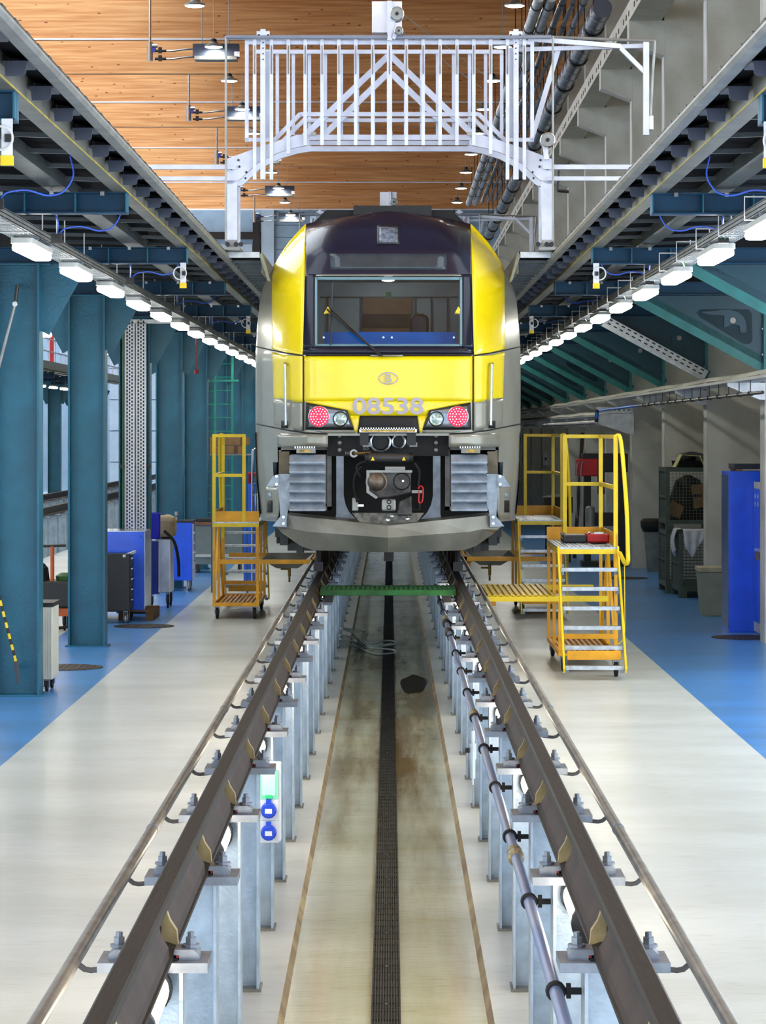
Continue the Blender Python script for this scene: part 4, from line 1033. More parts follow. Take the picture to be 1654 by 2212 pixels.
# ================================================================== white gantry with barrier grille over the train front
YG = 29.0
ga = thing('barrier_gantry', 'large white lifting barrier grille on an arched frame above the train front', 'gantry', (X0, YG, 4.41))
def gbar(name, a, b_, w, h=None, Y=YG, m=M_gantry, parent=None):
    return MB().bar(W(*a, Y), W(*b_, Y), (h or w) / 205.5, w / 205.5, (0, 0, 1) if abs(a[0] - b_[0]) > abs(a[1] - b_[1]) else (1, 0, 0)).build(name, m, parent or ga)
for sg in (-1, 1):
    mx = lambda x: x if sg < 0 else 1682.0 - x
    for Y, nm in ((YG, 'arch_plate'), (YG + .62, 'arch_plate')):
        poly = [(488, 344), (544, 323), (600, 304), (642, 291), (668, 291), (668, 314), (640, 318), (600, 330), (556, 352), (520, 386), (502, 397), (488, 397)]
        MB().prism([(W(mx(a), c, YG).x, W(mx(a), c, YG).z) for a, c in poly], 'y', Y, Y + .05).build(nm, M_gantry, ga)
    gl = MB().box(W(mx(488), 0, YG).x, W(mx(512), 0, YG).x, YG, YG + .03, 4.52, W(0, 390, YG).z).box(W(mx(503), 0, YG).x, W(mx(508), 0, YG).x, YG + .03, YG + .62, 4.52, W(0, 390, YG).z).box(W(mx(488), 0, YG).x, W(mx(512), 0, YG).x, YG + .62, YG + .65, 4.52, W(0, 390, YG).z).build('leg', M_gantry, ga)
    lx = W(mx(500), 0, YG).x
    MB().box(lx - .09, lx + .09, YG - .05, YG + .7, 4.41, 4.44).box(lx - .05, lx + .05, YG, YG + .1, 4.44, 4.52).box(lx - .05, lx + .05, YG + .5, YG + .6, 4.44, 4.52).build('foot', M_grey, gl)
    for q in (-.07, .02, .07): MB().cyl((lx + q - sg * .03, YG - .06, 4.47), (lx + q - sg * .03, YG - .02, 4.47), .025, 10).build('foot_roller', M_black, gl)
    for (a, c) in ((517, 360), (515, 346), (500, 365), (532, 372), (530, 385)): MB().lathe(W(mx(a), c, YG - .0), [(.012, .005), (.012, -.012)], 8, 'y').build('bolt', M_black, ga)
    gbar('main_post', (mx(568), 64), (mx(568), 388), 11, 18)
    o = MB().box(*[W(mx(v), 0, YG).x for v in (555, 583)], YG - .09, YG - .06, W(0, 82, YG).z, W(0, 70, YG).z).build('post_head', M_gantry, ga)
    for a in (559, 579): MB().lathe(W(mx(a), 76, YG - .09), [(.012, .004), (.012, -.008)], 8, 'y').build('bolt', M_black, o)
    for c in (92, 104, 116, 128): MB().lathe(W(mx(568), c, YG - .05), [(.008, .004), (.008, -.004)], 8, 'y').build('bolt', M_black, ga)
    gbar('frame_post', (mx(533), 88), (mx(533), 305), 8)
    gbar('frame_foot', (mx(529), 302), (mx(584), 302), 8)
    gbar('second_post', (mx(578), 112), (mx(578), 300), 9, Y=YG + .1)
    gbar('brace', (mx(838), 121), (mx(648), 303), 13, 8, YG + .12)
    gbar('brace', (mx(838), 158), (mx(688), 303), 13, 8, YG + .6)
    gbar('side_slope', (mx(649), 246), (mx(590), 305), 9, Y=YG + .1)
    gbar('side_slope', (mx(660), 256), (mx(606), 310), 9, Y=YG + .6)
    gbar('side_rail', (mx(510), 361), (mx(300), 361), 10)
    gbar('side_rail', (mx(500), 386), (mx(310), 386), 9)
    MB().tube([W(mx(488), 78, YG - .08), W(mx(488), 520, YG - .08)], .012, 8).build('rope_pole', M_grey, ga)
MB().tube([W(488, 80, YG - .08), W(1190, 80, YG - .08)], .022, 10).build('top_pipe', mat('gantry_pipe', (150, 160, 180), .35, .5, .05), ga)
gbar('top_rail', (529, 92), (1153, 92), 9); gbar('top_rail', (548, 112), (1085, 112), 9, Y=YG + .65)
gbar('mid_rail', (648, 247), (1034, 247), 9, Y=YG + .1); gbar('mid_rail', (662, 260), (1020, 260), 8, Y=YG + .65)
gbar('bottom_beam', (640, 297), (1042, 297), 11, Y=YG + .05); gbar('bottom_beam', (640, 322), (1042, 322), 11, Y=YG + .65)
gbar('bottom_beam', (640, 309), (1042, 309), 9, Y=YG + .3)
for k in range(-8, 9):
    x = 841 + 36.4 * k; yb = 314 if abs(k) < 6 else 333 if abs(k) == 6 else 388
    o = gbar('grille_bar', (x, 85), (x, yb), 11 if k == 0 else 7.5, Y=YG - .04)
    MB().bar(W(x, 98, YG - .065), W(x, 160, YG - .065), .010, .012, (1, 0, 0)).build('slot', M_pipe, o)
for k in range(-7, 8): gbar('grille_bar', (841 + 34.6 * k, 110), (841 + 34.6 * k, 292), 7.5, Y=YG + .68)
for a in (672, 838, 1008): MB().box(W(a, 0, YG).x, W(a + 10, 0, YG).x, YG - .06, YG - .02, W(0, 294, YG).z, W(0, 286, YG).z).build('clamp', M_grey, ga)
# service arm on the right
gbar('service_arm', (1140, 84), (1340, 100), 10); gbar('service_arm', (1100, 108), (1400, 99), 9, Y=YG + .12)
gbar('service_arm', (1395, 86), (1395, 292), 12); gbar('service_arm', (1340, 104), (1392, 156), 9)
gbar('service_arm', (1205, 108), (1148, 300), 11, 6, YG + .15)
MB().tube(smooth_path([W(1190, 80, YG), W(1390, 88, YG - .02), W(1411, 88, YG - .02), W(1414, 100, YG - .02), W(1410, 150, YG - .02), W(1405, 250, YG - .02)], 5), .016, 8).build('conduit', M_grey, ga)
MB().lathe(W(1405, 280, YG), [(.03, 0), (.03, .14), (.015, .16)], 12).build('pendant_switch', M_white2, ga)
# cable reels
def reel(px, py, r, bx, by):
    p = W(px, py, YG - .1)
    rr = r / 205.5
    o = MB().lathe(p, [(rr * .35, .12), (rr, .1), (rr, .07), (rr * .6, .05), (rr * .6, -.02), (rr, -.03), (rr, -.05), (rr * .4, -.055)], 24, 'y').build('cable_reel', M_grey, ga, smooth='auto')
    MB().lathe(p, [(rr * .28, -.05), (rr * .22, -.09), (.01, -.09)], 14, 'y').build('reel_hub', M_black, o)
    MB().ring(p + Vector((0, -.052, 0)), rr * .96, .006).build('reel_rim', M_chrome, o)
    MB().bar(p + Vector((-.03, .02, 0)), W(bx, by, YG - .08), .07, .05, (1, 0, 0)).build('reel_arm', M_gantry, ga)
reel(857, 31, 15, 841, 88); reel(1182, 303, 16, 1180, 345); reel(861, 68, 9, 848, 84)
MB().box(*[W(v, 0, YG + .7).x for v in (803, 868)], YG + .7, YG + .85, W(0, 70, YG + .7).z, W(0, 3, YG + .7).z).build('control_box', M_white2, ga)
MB().bar(W(841, 2, YG + .68), W(841, 112, YG + .68), .05, .05, (1, 0, 0)).build('box_post', M_gantry, ga)
MB().tube([W(1207, 368, YG), W(1204, 412, YG)], .012, 8).tube([W(1204, 412, YG), W(1228, 414, YG)], .016, 8).tube([W(1196, 387, YG), W(1218, 387, YG)], .016, 8).build('crank_handle', M_black, ga)
for a, c in (((866, 28), (1050, 165)), ((866, 66), (1040, 190))): MB().tube([W(*a, YG + .3), W(*c, YG + 4)], .005, 5).build('steel_rope', M_chrome, ga)
ga2 = dup(ga, (X0, YG + 23.6, 4.41), 'second white barrier gantry farther back, mostly hidden behind the train roof')

# ================================================================== roof lamps, heaters, ceiling pipes
def bay_lamp(x, y, label, group):
    z = 11.19
    t = thing('high_bay_lamp', label, 'lamp', (x, y, z - .1), group)
    MB().lathe((x, y, z), [(.20, -.045), (.215, -.02), (.20, .0), (.12, .03), (.1, .07), (.02, .08)], 20).build('reflector', M_grey, t, smooth='auto')
    MB().lathe((x, y, z), [(.01, -.06), (.17, -.055), (.195, -.045), (.19, -.04)], 20).build('lens', M_bayglow, t, smooth='auto')
    MB().lathe((x, y, z), [(.07, .07), (.07, .13), (.03, .15)], 12).build('driver', M_black, t)
    MB().tube([(x, y, z + .14), (x, y, 13.1)], .012, 6).build('rod', M_grey, t)
    return t
for x, gr, lab in ((-3.96, 'left row of roof lamps', 'round glowing roof lamp on a rod, left row'), (2.53, 'right row of roof lamps', 'round glowing roof lamp on a rod, right row')):
    l0 = None
    for k in range(10):
        if l0 is None: l0 = bay_lamp(x, 56.0, lab + f', {ORD[k]} from the camera', gr)
        else: dup(l0, (x, 56.0 + 6 * k, 11.09), lab + f', {ORD[k]} from the camera')
M_heat = mat('heater_dark', (64, 74, 92), .4, .3, .05)
def heater(y):
    x = -3.95; z = 11.1
    t = thing('radiant_heater', 'dark roof heater panel with flexible hoses, nearest the camera', 'heater', (x, y, z - .3), 'roof heaters on the left')
    MB().prism([(y - .15, z + .17), (y + .15, z + .17), (y + .2, z - .12), (y - .2, z - .12)], 'x', x - .5, x + .54).build('casing', M_heat, t)
    MB().box(x - .46, x + .5, y - .24, y + .2, z - .2, z - .12).build('reflector', M_grey, t)
    MB().box(x + .44, x + .56, y - .22, y - .2, z - .14, z - .02).build('end_flap', M_white2, t)
    for q in (-.3, .3): MB().tube([(x + q, y, z + .17), (x + q, y, 13.1)], .01, 6).build('hanger', M_grey, t)
    for dz in (.06, -.12):
        MB().tube(smooth_path([(x - .5, y - .1, z + dz), (x - .75, y - .1, z + dz - .02), (x - .95, y - .1, z + dz - .05), (x - 1.1, y - .1, z + dz - .05)], 4), .022, 8).build('flexible_hose', M_chrome, t)
        MB().cyl((x - 1.1, y - .1, z + dz - .05), (x - 1.36, y - .1, z + dz - .05), .03, 8).box(x - 1.28, x - 1.2, y - .14, y - .06, z + dz - .1, z + dz + .03).build('valve', M_black, t)
    MB().box(x - 1.42, x - 1.34, y - .16, y - .06, z - .02, z + .08).build('valve_motor', mat('motor_blue', (40, 60, 160), .4), t)
    MB().cyl((x - 1.47, y - .1, z - .22), (x - 1.47, y - .1, z + .2), .07, 10).cyl((x - 1.47, y - .1, z + .13), (x - 1.3, y - .1, z + .13), .05, 10).build('insulated_pipe', M_chrome, t)
    MB().tube([(x - 1.47, y - .1, z + .2), (x - 1.47, y - .1, 13.1)], .03, 8).build('drop_pipe', M_chrome, t)
    return t
h0 = heater(62.45)
for k in range(1, 5): dup(h0, (-3.95, 62.45 + 12 * k, 10.8), f'dark roof heater panel with flexible hoses, {ORD[k]} from the camera')
def run_pipe(name, x, z, r, y0, y1, m, label, bands=None, drop=None):
    t = thing(name, label, 'pipe', (x, (y0 + y1) / 2, z - r))
    MB().tube([(x, y0, z), (x, y1, z)] + ([(x, y1 + .2, z - drop)] if drop else []), r, 14).build('pipe', m, t, smooth='auto')
    b0 = None
    for k in range(int((y1 - y0) / 3)):
        y = y0 + 1 + 3 * k
        if b0 is None: b0 = MB().lathe((x, y, z), [(r * 1.12, 0), (r * 1.15, .03), (r * 1.15, .09), (r * 1.12, .12)], 14, 'y').tube([(x, y + .05, z + r), (x, y + .05, 13.1)], .012, 5).build('pipe_hanger', M_black, t)
        else: dup_part(b0, t, (0, 3 * k, 0))
M_foil = mat('foil_insulation', (206, 212, 220), .35, .3, .15, 6, .4, 8, (1, .3, 1))
M_dpipe = mat('ribbed_dark_pipe', (48, 54, 66), .35, .4, .2, 2, .3, 12)
run_pipe('roof_pipe', 2.82, 10.7, .1, 52, 99, M_foil, 'silver insulated roof pipe, first of the pair nearest the timber ceiling')
run_pipe('roof_pipe', 3.05, 10.7, .1, 52, 99, M_foil, 'silver insulated roof pipe, second of the pair nearest the timber ceiling')
run_pipe('roof_pipe', 3.31, 10.75, .065, 52, 99, mat('grey_pipe', (150, 160, 178), .35, .2, .15), 'grey clamped roof pipe beside the silver pair')
run_pipe('roof_pipe', 3.52, 10.75, .045, 52, 99, mat('grey_pipe', (120, 132, 150)), 'thin grey roof pipe between the thicker grey ones')
run_pipe('roof_pipe', 3.72, 10.75, .06, 52, 98, mat('grey_pipe', (120, 132, 150)), 'grey roof pipe next to the pink pipe')
run_pipe('roof_pipe', 3.95, 10.75, .045, 52, 99, mat('pink_pipe', (190, 100, 170), .4, 0, .15), 'slim pink roof pipe left of the thick dark pipe')
bp = thing('duct_pipe', 'thick dark ribbed pipe running down along the crane beam', 'pipe', (3.65, 75, 9.5))
pts = []; rr = []
MB().tube([(3.62, 47, 9.72), (3.62, 104, 9.72)], .165, 18).build('pipe', mat('big_dark_pipe', (92, 100, 116), .3, .3, .2, 1.2, .25, 9, (1, .5, 1)), bp, smooth='auto')
r0 = MB().lathe((3.62, 47.5, 9.72), [(.168, 0), (.178, .02), (.178, .07), (.168, .09)], 18, 'y').build('rib', M_grey, bp)
for k in range(1, 56): dup_part(r0, bp, (0, k, 0))
r0 = MB().lathe((3.62, 49.0, 9.72), [(.17, 0), (.195, .03), (.195, .22), (.17, .25)], 18, 'y').tube([(3.62, 49.1, 9.9), (3.62, 49.1, 13.1)], .015, 5).build('coupling', M_black, bp)
for k in range(1, 14): dup_part(r0, bp, (0, 4 * k, 0))

# ================================================================== yellow step towers
def tower(sg, Y0, dr, ext, label):
    """local: u outward from 1.75, v along the platform from the stair end"""
    t = thing('step_tower', label, 'steps', (sg * 2.05, Y0 + dr * 1, 0))
    def P(u, v, z): return Vector((sg * (1.75 + u), Y0 + dr * v, z))
    def bx(m, u0, u1, v0, v1, z0, z1):
        a, c = P(u0, v0, z0), P(u1, v1, z1); return m.box(a.x, c.x, a.y, c.y, z0, z1)
    WD, D, HP = .62, 2.1, 1.30
    for u in (.02, WD - .02):
        for v in (.02, D * .5, D - .02): bx(MB(), u - .018, u + .018, v - .018, v + .018, .221, HP - .071).build('leg', M_yel, t)
    b = MB(); bx(b, 0, WD, 0, .05, HP - .07, HP - .02); bx(b, 0, WD, D - .05, D, HP - .07, HP - .02); bx(b, 0, .05, .051, D - .051, HP - .07, HP - .02); bx(b, WD - .05, WD, .051, D - .051, HP - .07, HP - .02)
    b.build('platform_frame', M_yel2, t)
    pf = bx(MB(), .0, WD, .0, D, HP - .02, HP).build('platform_grating', M_alu, t)
    b = MB()
    for i in range(14): bx(b, .02 + i * .044, .032 + i * .044, .02, D - .02, HP, HP + .006)
    b.build('grating_bars', M_alu, pf, kind='stuff')
    bx(MB(), -.0, WD, D - .012, D, HP, HP + .14).build('toe_board', M_yel, t); bx(MB(), WD - .012, WD, .02, D, HP, HP + .14).build('toe_board', M_yel, t)
    # base tray
    b = MB(); bx(b, 0, WD, -.02, .03, .17, .22); bx(b, 0, WD, D - .03, D, .17, .22); bx(b, 0, .03, .031, D - .031, .17, .22); bx(b, WD - .03, WD, .031, D - .031, .17, .22); b.build('base_frame', M_yel, t)
    bt = bx(MB(), .03, WD - .03, .03, D - .03, .18, .19).build('base_grating', mat('base_tray_yellow', (170, 112, 10), .5, 0, .2), t)
    s0 = None
    for i in range(9):
        o = bx(MB(), .06 + i * .058, .085 + i * .058, .04, D - .04, .19, .205).build('grating_slat', M_yel, bt)
    bx(MB(), 0, WD, -.02, .0, .35, .40).build('cross_bar', M_yel, t)
    for u in (WD - .02,):
        MB().bar(P(u, .05, .2), P(u, D * .5, HP - .1), .03, .03).build('brace', M_yel, t); MB().bar(P(u, D - .05, .2), P(u, D * .55, HP - .1), .03, .03).build('brace', M_yel, t)
    # stairs
    for u in (.0, WD): MB().bar(P(u, .02, HP - .01), P(u, -1.0, .1), .02, .07, (0, 0, 1)).build('stringer', M_yel2, t)
    for i in range(6):
        z = HP - .19 * (i + 1) - .02; v = -.155 * (i + 1)
        o = bx(MB(), .02, WD - .02, v - .02, v + .14, z - .03, z).build('tread', M_alu, t)
        bx(MB(), .02, WD - .02, v - .025, v - .02, z - .034, z + .004).build('tread_nosing', M_alu, o)
        for u in (.03, WD - .03): bx(MB(), u - .02, u + .02, v + .0, v + .04, z - .07, z - .03).build('tread_lug', M_zinc2, o)
    bx(MB(), .04, WD - .04, -.86, -.85, .2, .29).build('kick_plate', M_yel, t)
    # guard rail
    for u, v in ((.2, D - .02), (WD - .02, D - .02), (WD - .02, .05)): bx(MB(), u - .022, u + .022, v - .022, v + .022, HP - (.3 if v < 1 else 0), HP + 1.17).build('rail_post', M_yel2, t)
    for z in (HP + 1.15, HP + .62):
        bx(MB(), .2, WD, D - .04, D, z - .02, z + .02).build('guard_rail', M_yel2, t); bx(MB(), WD - .04, WD, .05, D, z - .02, z + .02).build('guard_rail', M_yel2, t)
    MB().tube(smooth_path([P(WD - .02, .05, HP + 1.15), P(WD + .03, -.02, HP + 1.1), P(WD + .05, -.45, HP + .45), P(WD + .05, -.62, HP + .0), P(WD + .05, -.62, HP - .12), P(WD + .03, -.5, HP - .14), P(WD, -.25, HP - .05)], 6), .022, 10).build('stair_handrail', M_yel2, t, smooth='auto')
    # castors
    for u, v in ((.06, D - .08), (WD - .06, D - .08), (.06, .1), (WD - .06, -.5)):
        p = P(u, v, .075)
        o = MB().lathe(p + Vector((-.022, 0, 0)), [(.05, 0), (.075, .006), (.075, .038), (.05, .044)], 18, 'x').build('castor', M_rub, t, smooth='auto')
        MB().box(p.x - .034, p.x - .026, p.y - .03, p.y + .03, .07, .17).box(p.x + .026, p.x + .034, p.y - .03, p.y + .03, .07, .17).box(p.x - .034, p.x + .034, p.y - .035, p.y + .035, .155, .17).build('fork', M_zinc2, o)
    # side extension towards the rail
    zt = .805
    for v in (0.0, D - .04): bx(MB(), -.74, WD - .1, v, v + .04, zt - .07, zt - .01).build('extension_bar', M_yel2 if ext == 'plate' else M_yel, t)
    if ext == 'plate':
        bx(MB(), -.74, -.02, .04, D - .04, zt - .03, zt - .018).build('extension_plate', M_yel2, t)
        for i in range(12): bx(MB(), -.73 + i * .06, -.70 + i * .06, .0, D, zt - .018, zt).build('extension_slat', M_yel2, t)
        for v in (.2, 1.6): bx(MB(), -.70, -.64, v, v + .06, zt - .13, zt - .07).build('rest_foot', M_yel, t)
    else:
        bx(MB(), -.74, -.70, 0, D, zt - .07, zt - .01).build('extension_bar', M_yel, t)
        c = [(-.68, .04), (-.04, .04), (-.04, D - .04), (-.68, D - .04)]; c2 = [(-.5, .5), (-.22, .5), (-.22, D - .5), (-.5, D - .5)]
        vs = [P(u, v, zt - .01) for u, v in c] + [P(u, v, zt - .14) for u, v in c2]
        b = MB(); b._add(vs, [(0, 1, 5, 4), (1, 2, 6, 5), (2, 3, 7, 6), (3, 0, 4, 7), (4, 5, 6, 7)])
        ba = b.build('drip_basin', M_plough, t)
        b = MB(); vs = [p + Vector((0, 0, -.012)) for p in vs]; b._add(vs, [(0, 4, 5, 1), (1, 5, 6, 2), (2, 6, 7, 3), (3, 7, 4, 0), (4, 7, 6, 5)]); b.build('basin_shell', M_grey, ba)
        brz = mat('brass', (150, 120, 60))
        p = P(-.36, .8, zt - .14); MB().cyl(p, p + Vector((0, 0, -.16)), .022, 10).cyl(p + Vector((0, 0, -.06)), p + Vector((-.12, 0, -.06)), .014, 8).cyl(p + Vector((0, 0, -.16)), p + Vector((0, 0, -.24)), .014, 8).build('drain_tap', brz, ba)
        bx(MB(), -.70, -.64, .2, .26, zt - .15, zt - .07).build('rest_foot', M_yel, t)
    # hanging chain rod
    MB().tube(smooth_path([P(WD + .03, -.45, HP - .1), P(WD + .03, -.48, .6), P(WD + .02, -.5, .4), P(WD - .04, -.5, .33)], 5), .005, 5).build('cable', M_yel2, t)
    return t
tower(1, 28.7, 1, 'plate', 'bright yellow wheeled step tower in front right, with slatted ledge and open tool case')
tower(1, 37.7, 1, 'basin', 'yellow wheeled step tower behind the nearer right one, with drip basin')
tower(-1, 38.95, -1, 'basin', 'yellow wheeled step tower left of the train, with drip basin')
# tool case on the near tower
t = thing('tool_case', 'open tool case, black lower half and red lid, on the yellow tower platform', 'tool case', (2.05, 29.9, 1.306))
MB().box(1.86, 2.12, 29.7, 30.1, 1.307, 1.39).build('case_base', M_black, t, bevel=.015)
MB().box(2.12, 2.36, 29.7, 30.1, 1.307, 1.40).build('case_lid', M_red, t, bevel=.02)
MB().box(2.2, 2.3, 29.72, 29.78, 1.40, 1.42).cyl((2.14, 29.8, 1.41), (2.16, 29.8, 1.41), .02, 10).build('tools', M_chrome, t)
for q in (0, .035): MB().bar((1.86 + q, 29.72, 1.35), (1.83 + q, 29.66, 1.42), .012, .012).build('plier_handle', M_chrome, t)
tag(MB().tube([(2.14, 29.3, 1.314), (2.3, 29.42, 1.314)], .008, 8).build('screwdriver', M_black), 'small black screwdriver lying in front of the tool case', 'tool')

# ================================================================== left walkway equipment
def castor(t, x, y, m=M_grey, r=.055, top=.16):
    o = MB().lathe((x - .015, y, r), [(r * .7, 0), (r, .004), (r, .026), (r * .7, .03)], 18, 'x').build('castor', m, t, smooth='auto')
    MB().box(x - .028, x - .02, y - .03, y + .02, r * .8, top).box(x + .02, x + .028, y - .03, y + .02, r * .8, top).box(x - .03, x + .03, y - .035, y + .03, top - .012, top).build('fork', M_zinc2, o)
# cable tray tower in front of the third column
t = thing('cable_riser', 'pair of tall white perforated cable trays on a teal column', 'cable tray', (-3.5, 37.9, 0))
for a, e in ((270, 291), (294, 316)):
    xa, xe = W(a, 0, 37.9).x, W(e, 0, 37.9).x
    o = MB().box(xa, xe, 37.9, 37.905, .05, 4.0).box(xa, xa + .008, 37.86, 37.9, .05, 4.0).box(xe - .008, xe, 37.86, 37.9, .05, 4.0).build('perforated_tray', M_white2, t)
    b = MB(); w = (xe - xa) / 4
    for i in range(58):
        for j in (0, 1, 2):
            xx = xa + w * (j + 1) - .008; b.box(xx - .006, xx + .014, 37.896, 37.9, 1.15 + i * .05 + (j % 2) * .025, 1.18 + i * .05 + (j % 2) * .025)
    b.build('slots', M_black, o, kind='stuff')
MB().box(W(266, 0, 37.9).x, W(370, 0, 37.9).x, 37.9, 37.93, W(0, 699, 37.9).z, W(0, 690, 37.9).z).build('top_rail', M_tray, t)
MB().tube([(W(266, 0, 37.88).x, 37.88, .1), (W(266, 0, 37.88).x, 37.88, 3.8), (W(270, 0, 37.88).x, 37.88, 3.95)], .013, 8).build('green_cable', mat('dark_green_cable', (36, 84, 30), .5, 0, 0), t)
MB().box(W(258, 0, 37.95).x, W(325, 0, 37.95).x, 37.935, 38.045, 2.0, 2.05).box(W(258, 0, 37.95).x, W(325, 0, 37.95).x, 37.935, 38.045, .05, .1).build('bracket', M_black, t)
# black tool trolley
t = thing('tool_trolley', 'low black tool trolley on castors in front of the blue cabinet', 'trolley', (-3.55, 36.2, 0))
MB().box(-3.82, -3.39, 36.0, 36.4, .16, .91).build('carcass', M_black, t, bevel=.008)
for i in range(5): 
    o = MB().box(-3.39, -3.378, 36.02, 36.38, .2 + i * .135, .32 + i * .135).build('drawer', mat('drawer_black', (26, 28, 34), .4), t)
    MB().box(-3.378, -3.362, 36.04, 36.36, .30 + i * .135, .318 + i * .135).build('drawer_handle', M_chrome, o)
for x in (-3.76, -3.45):
    for y in (36.06, 36.34): castor(t, x, y)
MB().bar((-3.47, 35.98, .88), (-3.34, 36.2, .93), .03, .03).build('push_handle', M_white2, t)
# blue cabinet on a pallet
t = thing('pallet', 'brown wooden pallet under the blue steel cabinet', 'pallet', (-3.5, 37, 0))
M_pal = mat('pallet_wood', (110, 76, 46), .8, 0, .2, 5)
for i in range(5): MB().box(-3.95, -3.13, 36.5 + i * .22, 36.62 + i * .22, .12, .142).build('deck_board', M_pal, t)
for x in (-3.95, -3.59, -3.23): MB().box(x, x + .1, 36.5, 37.5, 0, .12).build('bearer', M_pal, t)
t = thing('blue_cabinet', 'blue steel cabinet with bright metal side standing on a pallet', 'cabinet', (-3.5, 37, .142))
MB().box(-3.9, -3.25, 36.52, 37.45, .143, 1.18).build('carcass', M_cabblue, t, bevel=.004)
MB().box(-3.249, -3.243, 36.53, 37.44, .15, 1.175).build('side_sheet', M_chrome, t); MB().box(-3.9, -3.25, 36.52, 37.45, 1.181, 1.187).build('top_sheet', M_chrome, t)
MB().cyl((-3.29, 36.52, 1.12), (-3.29, 36.51, 1.12), .008, 8).build('screw', M_black, t); MB().cyl((-3.29, 36.52, .2), (-3.29, 36.51, .2), .008, 8).build('screw', M_black, t)
# waste trolley
t = thing('waste_trolley', 'narrow blue waste trolley with beige bag behind the cabinet', 'trolley', (-3.3, 39.4, 0))
MB().box(-3.42, -3.28, 39.1, 39.7, .2, .95).build('front_panel', mat('navy_panel', (16, 42, 130), .4), t)
MB().box(-3.28, -3.11, 39.1, 39.75, .22, .98).build('metal_bin', M_chrome, t, bevel=.01)
MB().box(-3.42, -3.25, 39.05, 39.1, .98, 1.36).build('blue_pouch', mat('pouch_blue', (16, 26, 190), .4), t, bevel=.02)
MB().box(-3.38, -3.07, 39.3, 39.8, .985, 1.3).build('beige_bag', mat('bag_beige', (176, 160, 130), .8, 0, .15, 6, .6, 8), t, bevel=.07)
MB().tube(smooth_path([(-3.2, 39.1, 1.1), (-3.06, 39.1, .95), (-3.0, 39.1, .7), (-2.99, 39.1, .45)], 5), .022, 8).build('black_hose', M_rub, t)
castor(t, -3.38, 39.15, M_rub, .09, .2); castor(t, -3.15, 39.15, M_rub, .1, .22); castor(t, -3.15, 39.65, M_rub, .1, .22)
# tall blue trolley
t = thing('blue_trolley', 'tall blue tool trolley with black top on grey castors', 'trolley', (-3.3, 43.5, 0))
MB().box(-3.62, -3.1, 43.3, 43.8, .17, 1.08).build('carcass', M_cabblue, t, bevel=.006)
MB().box(-3.63, -3.08, 43.29, 43.81, 1.08, 1.11).build('top_tray', M_black, t)
MB().box(-3.1, -3.085, 43.32, 43.78, .2, 1.06).build('drawer_front', M_chrome, t)
for z in (.3, .45, .6, .75, .9): MB().box(-3.085, -3.065, 43.34, 43.76, z, z + .02).build('drawer_handle', M_chrome, t)
for x in (-3.55, -3.16):
    for y in (43.36, 43.74): castor(t, x, y, M_grey, .08, .17)
t = thing('bottle', 'small clear glass standing on top of the tall blue trolley', 'glass', (-3.35, 43.5, 1.11))
MB().lathe((-3.36, 43.5, 1.111), [(.012, 0), (.012, .05), (.03, .07), (.034, .13)], 12).build('glass', M_tray, t)
t = thing('rag', 'crumpled pale rag at the left end of the tall blue trolley top', 'cloth', (-3.5, 43.5, 1.11))
MB().lathe((-3.5, 43.5, 1.111), [(.1, 0), (.11, .03), (.07, .07), (.03, .09)], 9).build('cloth', mat('bag_beige', (176, 160, 130)), t, smooth=True)
# grey work bench
t = thing('work_bench', 'grey work bench with brown top behind the left step tower', 'bench', (-3.2, 49, 0))
MB().box(-3.5, -2.6, 48.9, 49.6, .85, .9).build('bench_top', mat('bench_brown', (130, 88, 60), .6), t)
MB().box(-3.48, -2.62, 48.95, 49.55, .15, .85).build('cabinet', mat('bench_grey', (120, 130, 128), .5, 0, .05), t)
MB().box(-3.48, -2.62, 48.92, 48.95, .28, .33).build('foot_rail', M_lampbody, t)
for x in (-3.45, -2.7): MB().box(x, x + .05, 48.97, 49.5, 0, .15).build('bench_foot', M_black, t)
tag(MB().box(-3.45, -2.9, 49.0, 49.5, .9, .96).build('black_tray', M_black, bevel=.01), 'flat black tray lying on the grey work bench', 'tray')
# cardboard boxes on a shelf
t = thing('wall_shelf', 'thin steel shelf on uprights holding the cardboard boxes', 'shelf', (-2.6, 43, 0))
zb = W(0, 981, 42.5).z
MB().box(W(452, 0, 42.5).x, W(540, 0, 42.5).x, 42.5, 43, zb - .02, zb).build('shelf_board', M_pipe, t)
for a in (456, 532): MB().box(W(a, 0, 42.9).x, W(a + 4, 0, 42.9).x, 42.88, 42.92, 0, zb - .02).build('upright', M_teal, t)
for i, (a, e, y0, y1, lab) in enumerate(((453, 524, 963, 980.5, 'lower cardboard box of the two stacked behind the left step tower'), (453, 537, 944, 962.5, 'upper cardboard box of the two stacked behind the left step tower'))):
    z0, z1 = W(0, y1, 42.5).z + .003, W(0, y0, 42.5).z
    t = thing('cardboard_box', lab, 'box', (W(490, 0, 42.5).x, 42.7, z0), 'cardboard boxes')
    MB().box(W(a, 0, 42.5).x, W(e, 0, 42.5).x, 42.52, 42.95, z0, z1).build('carton', M_cardboard, t, bevel=.005)
    MB().box(W(505 if i == 0 else 519, 0, 42.5).x, W(513 if i == 0 else 527, 0, 42.5).x, 42.515, 42.52, z0, z1).build('tape', mat('tape_brown', (96, 66, 40), .5), t)
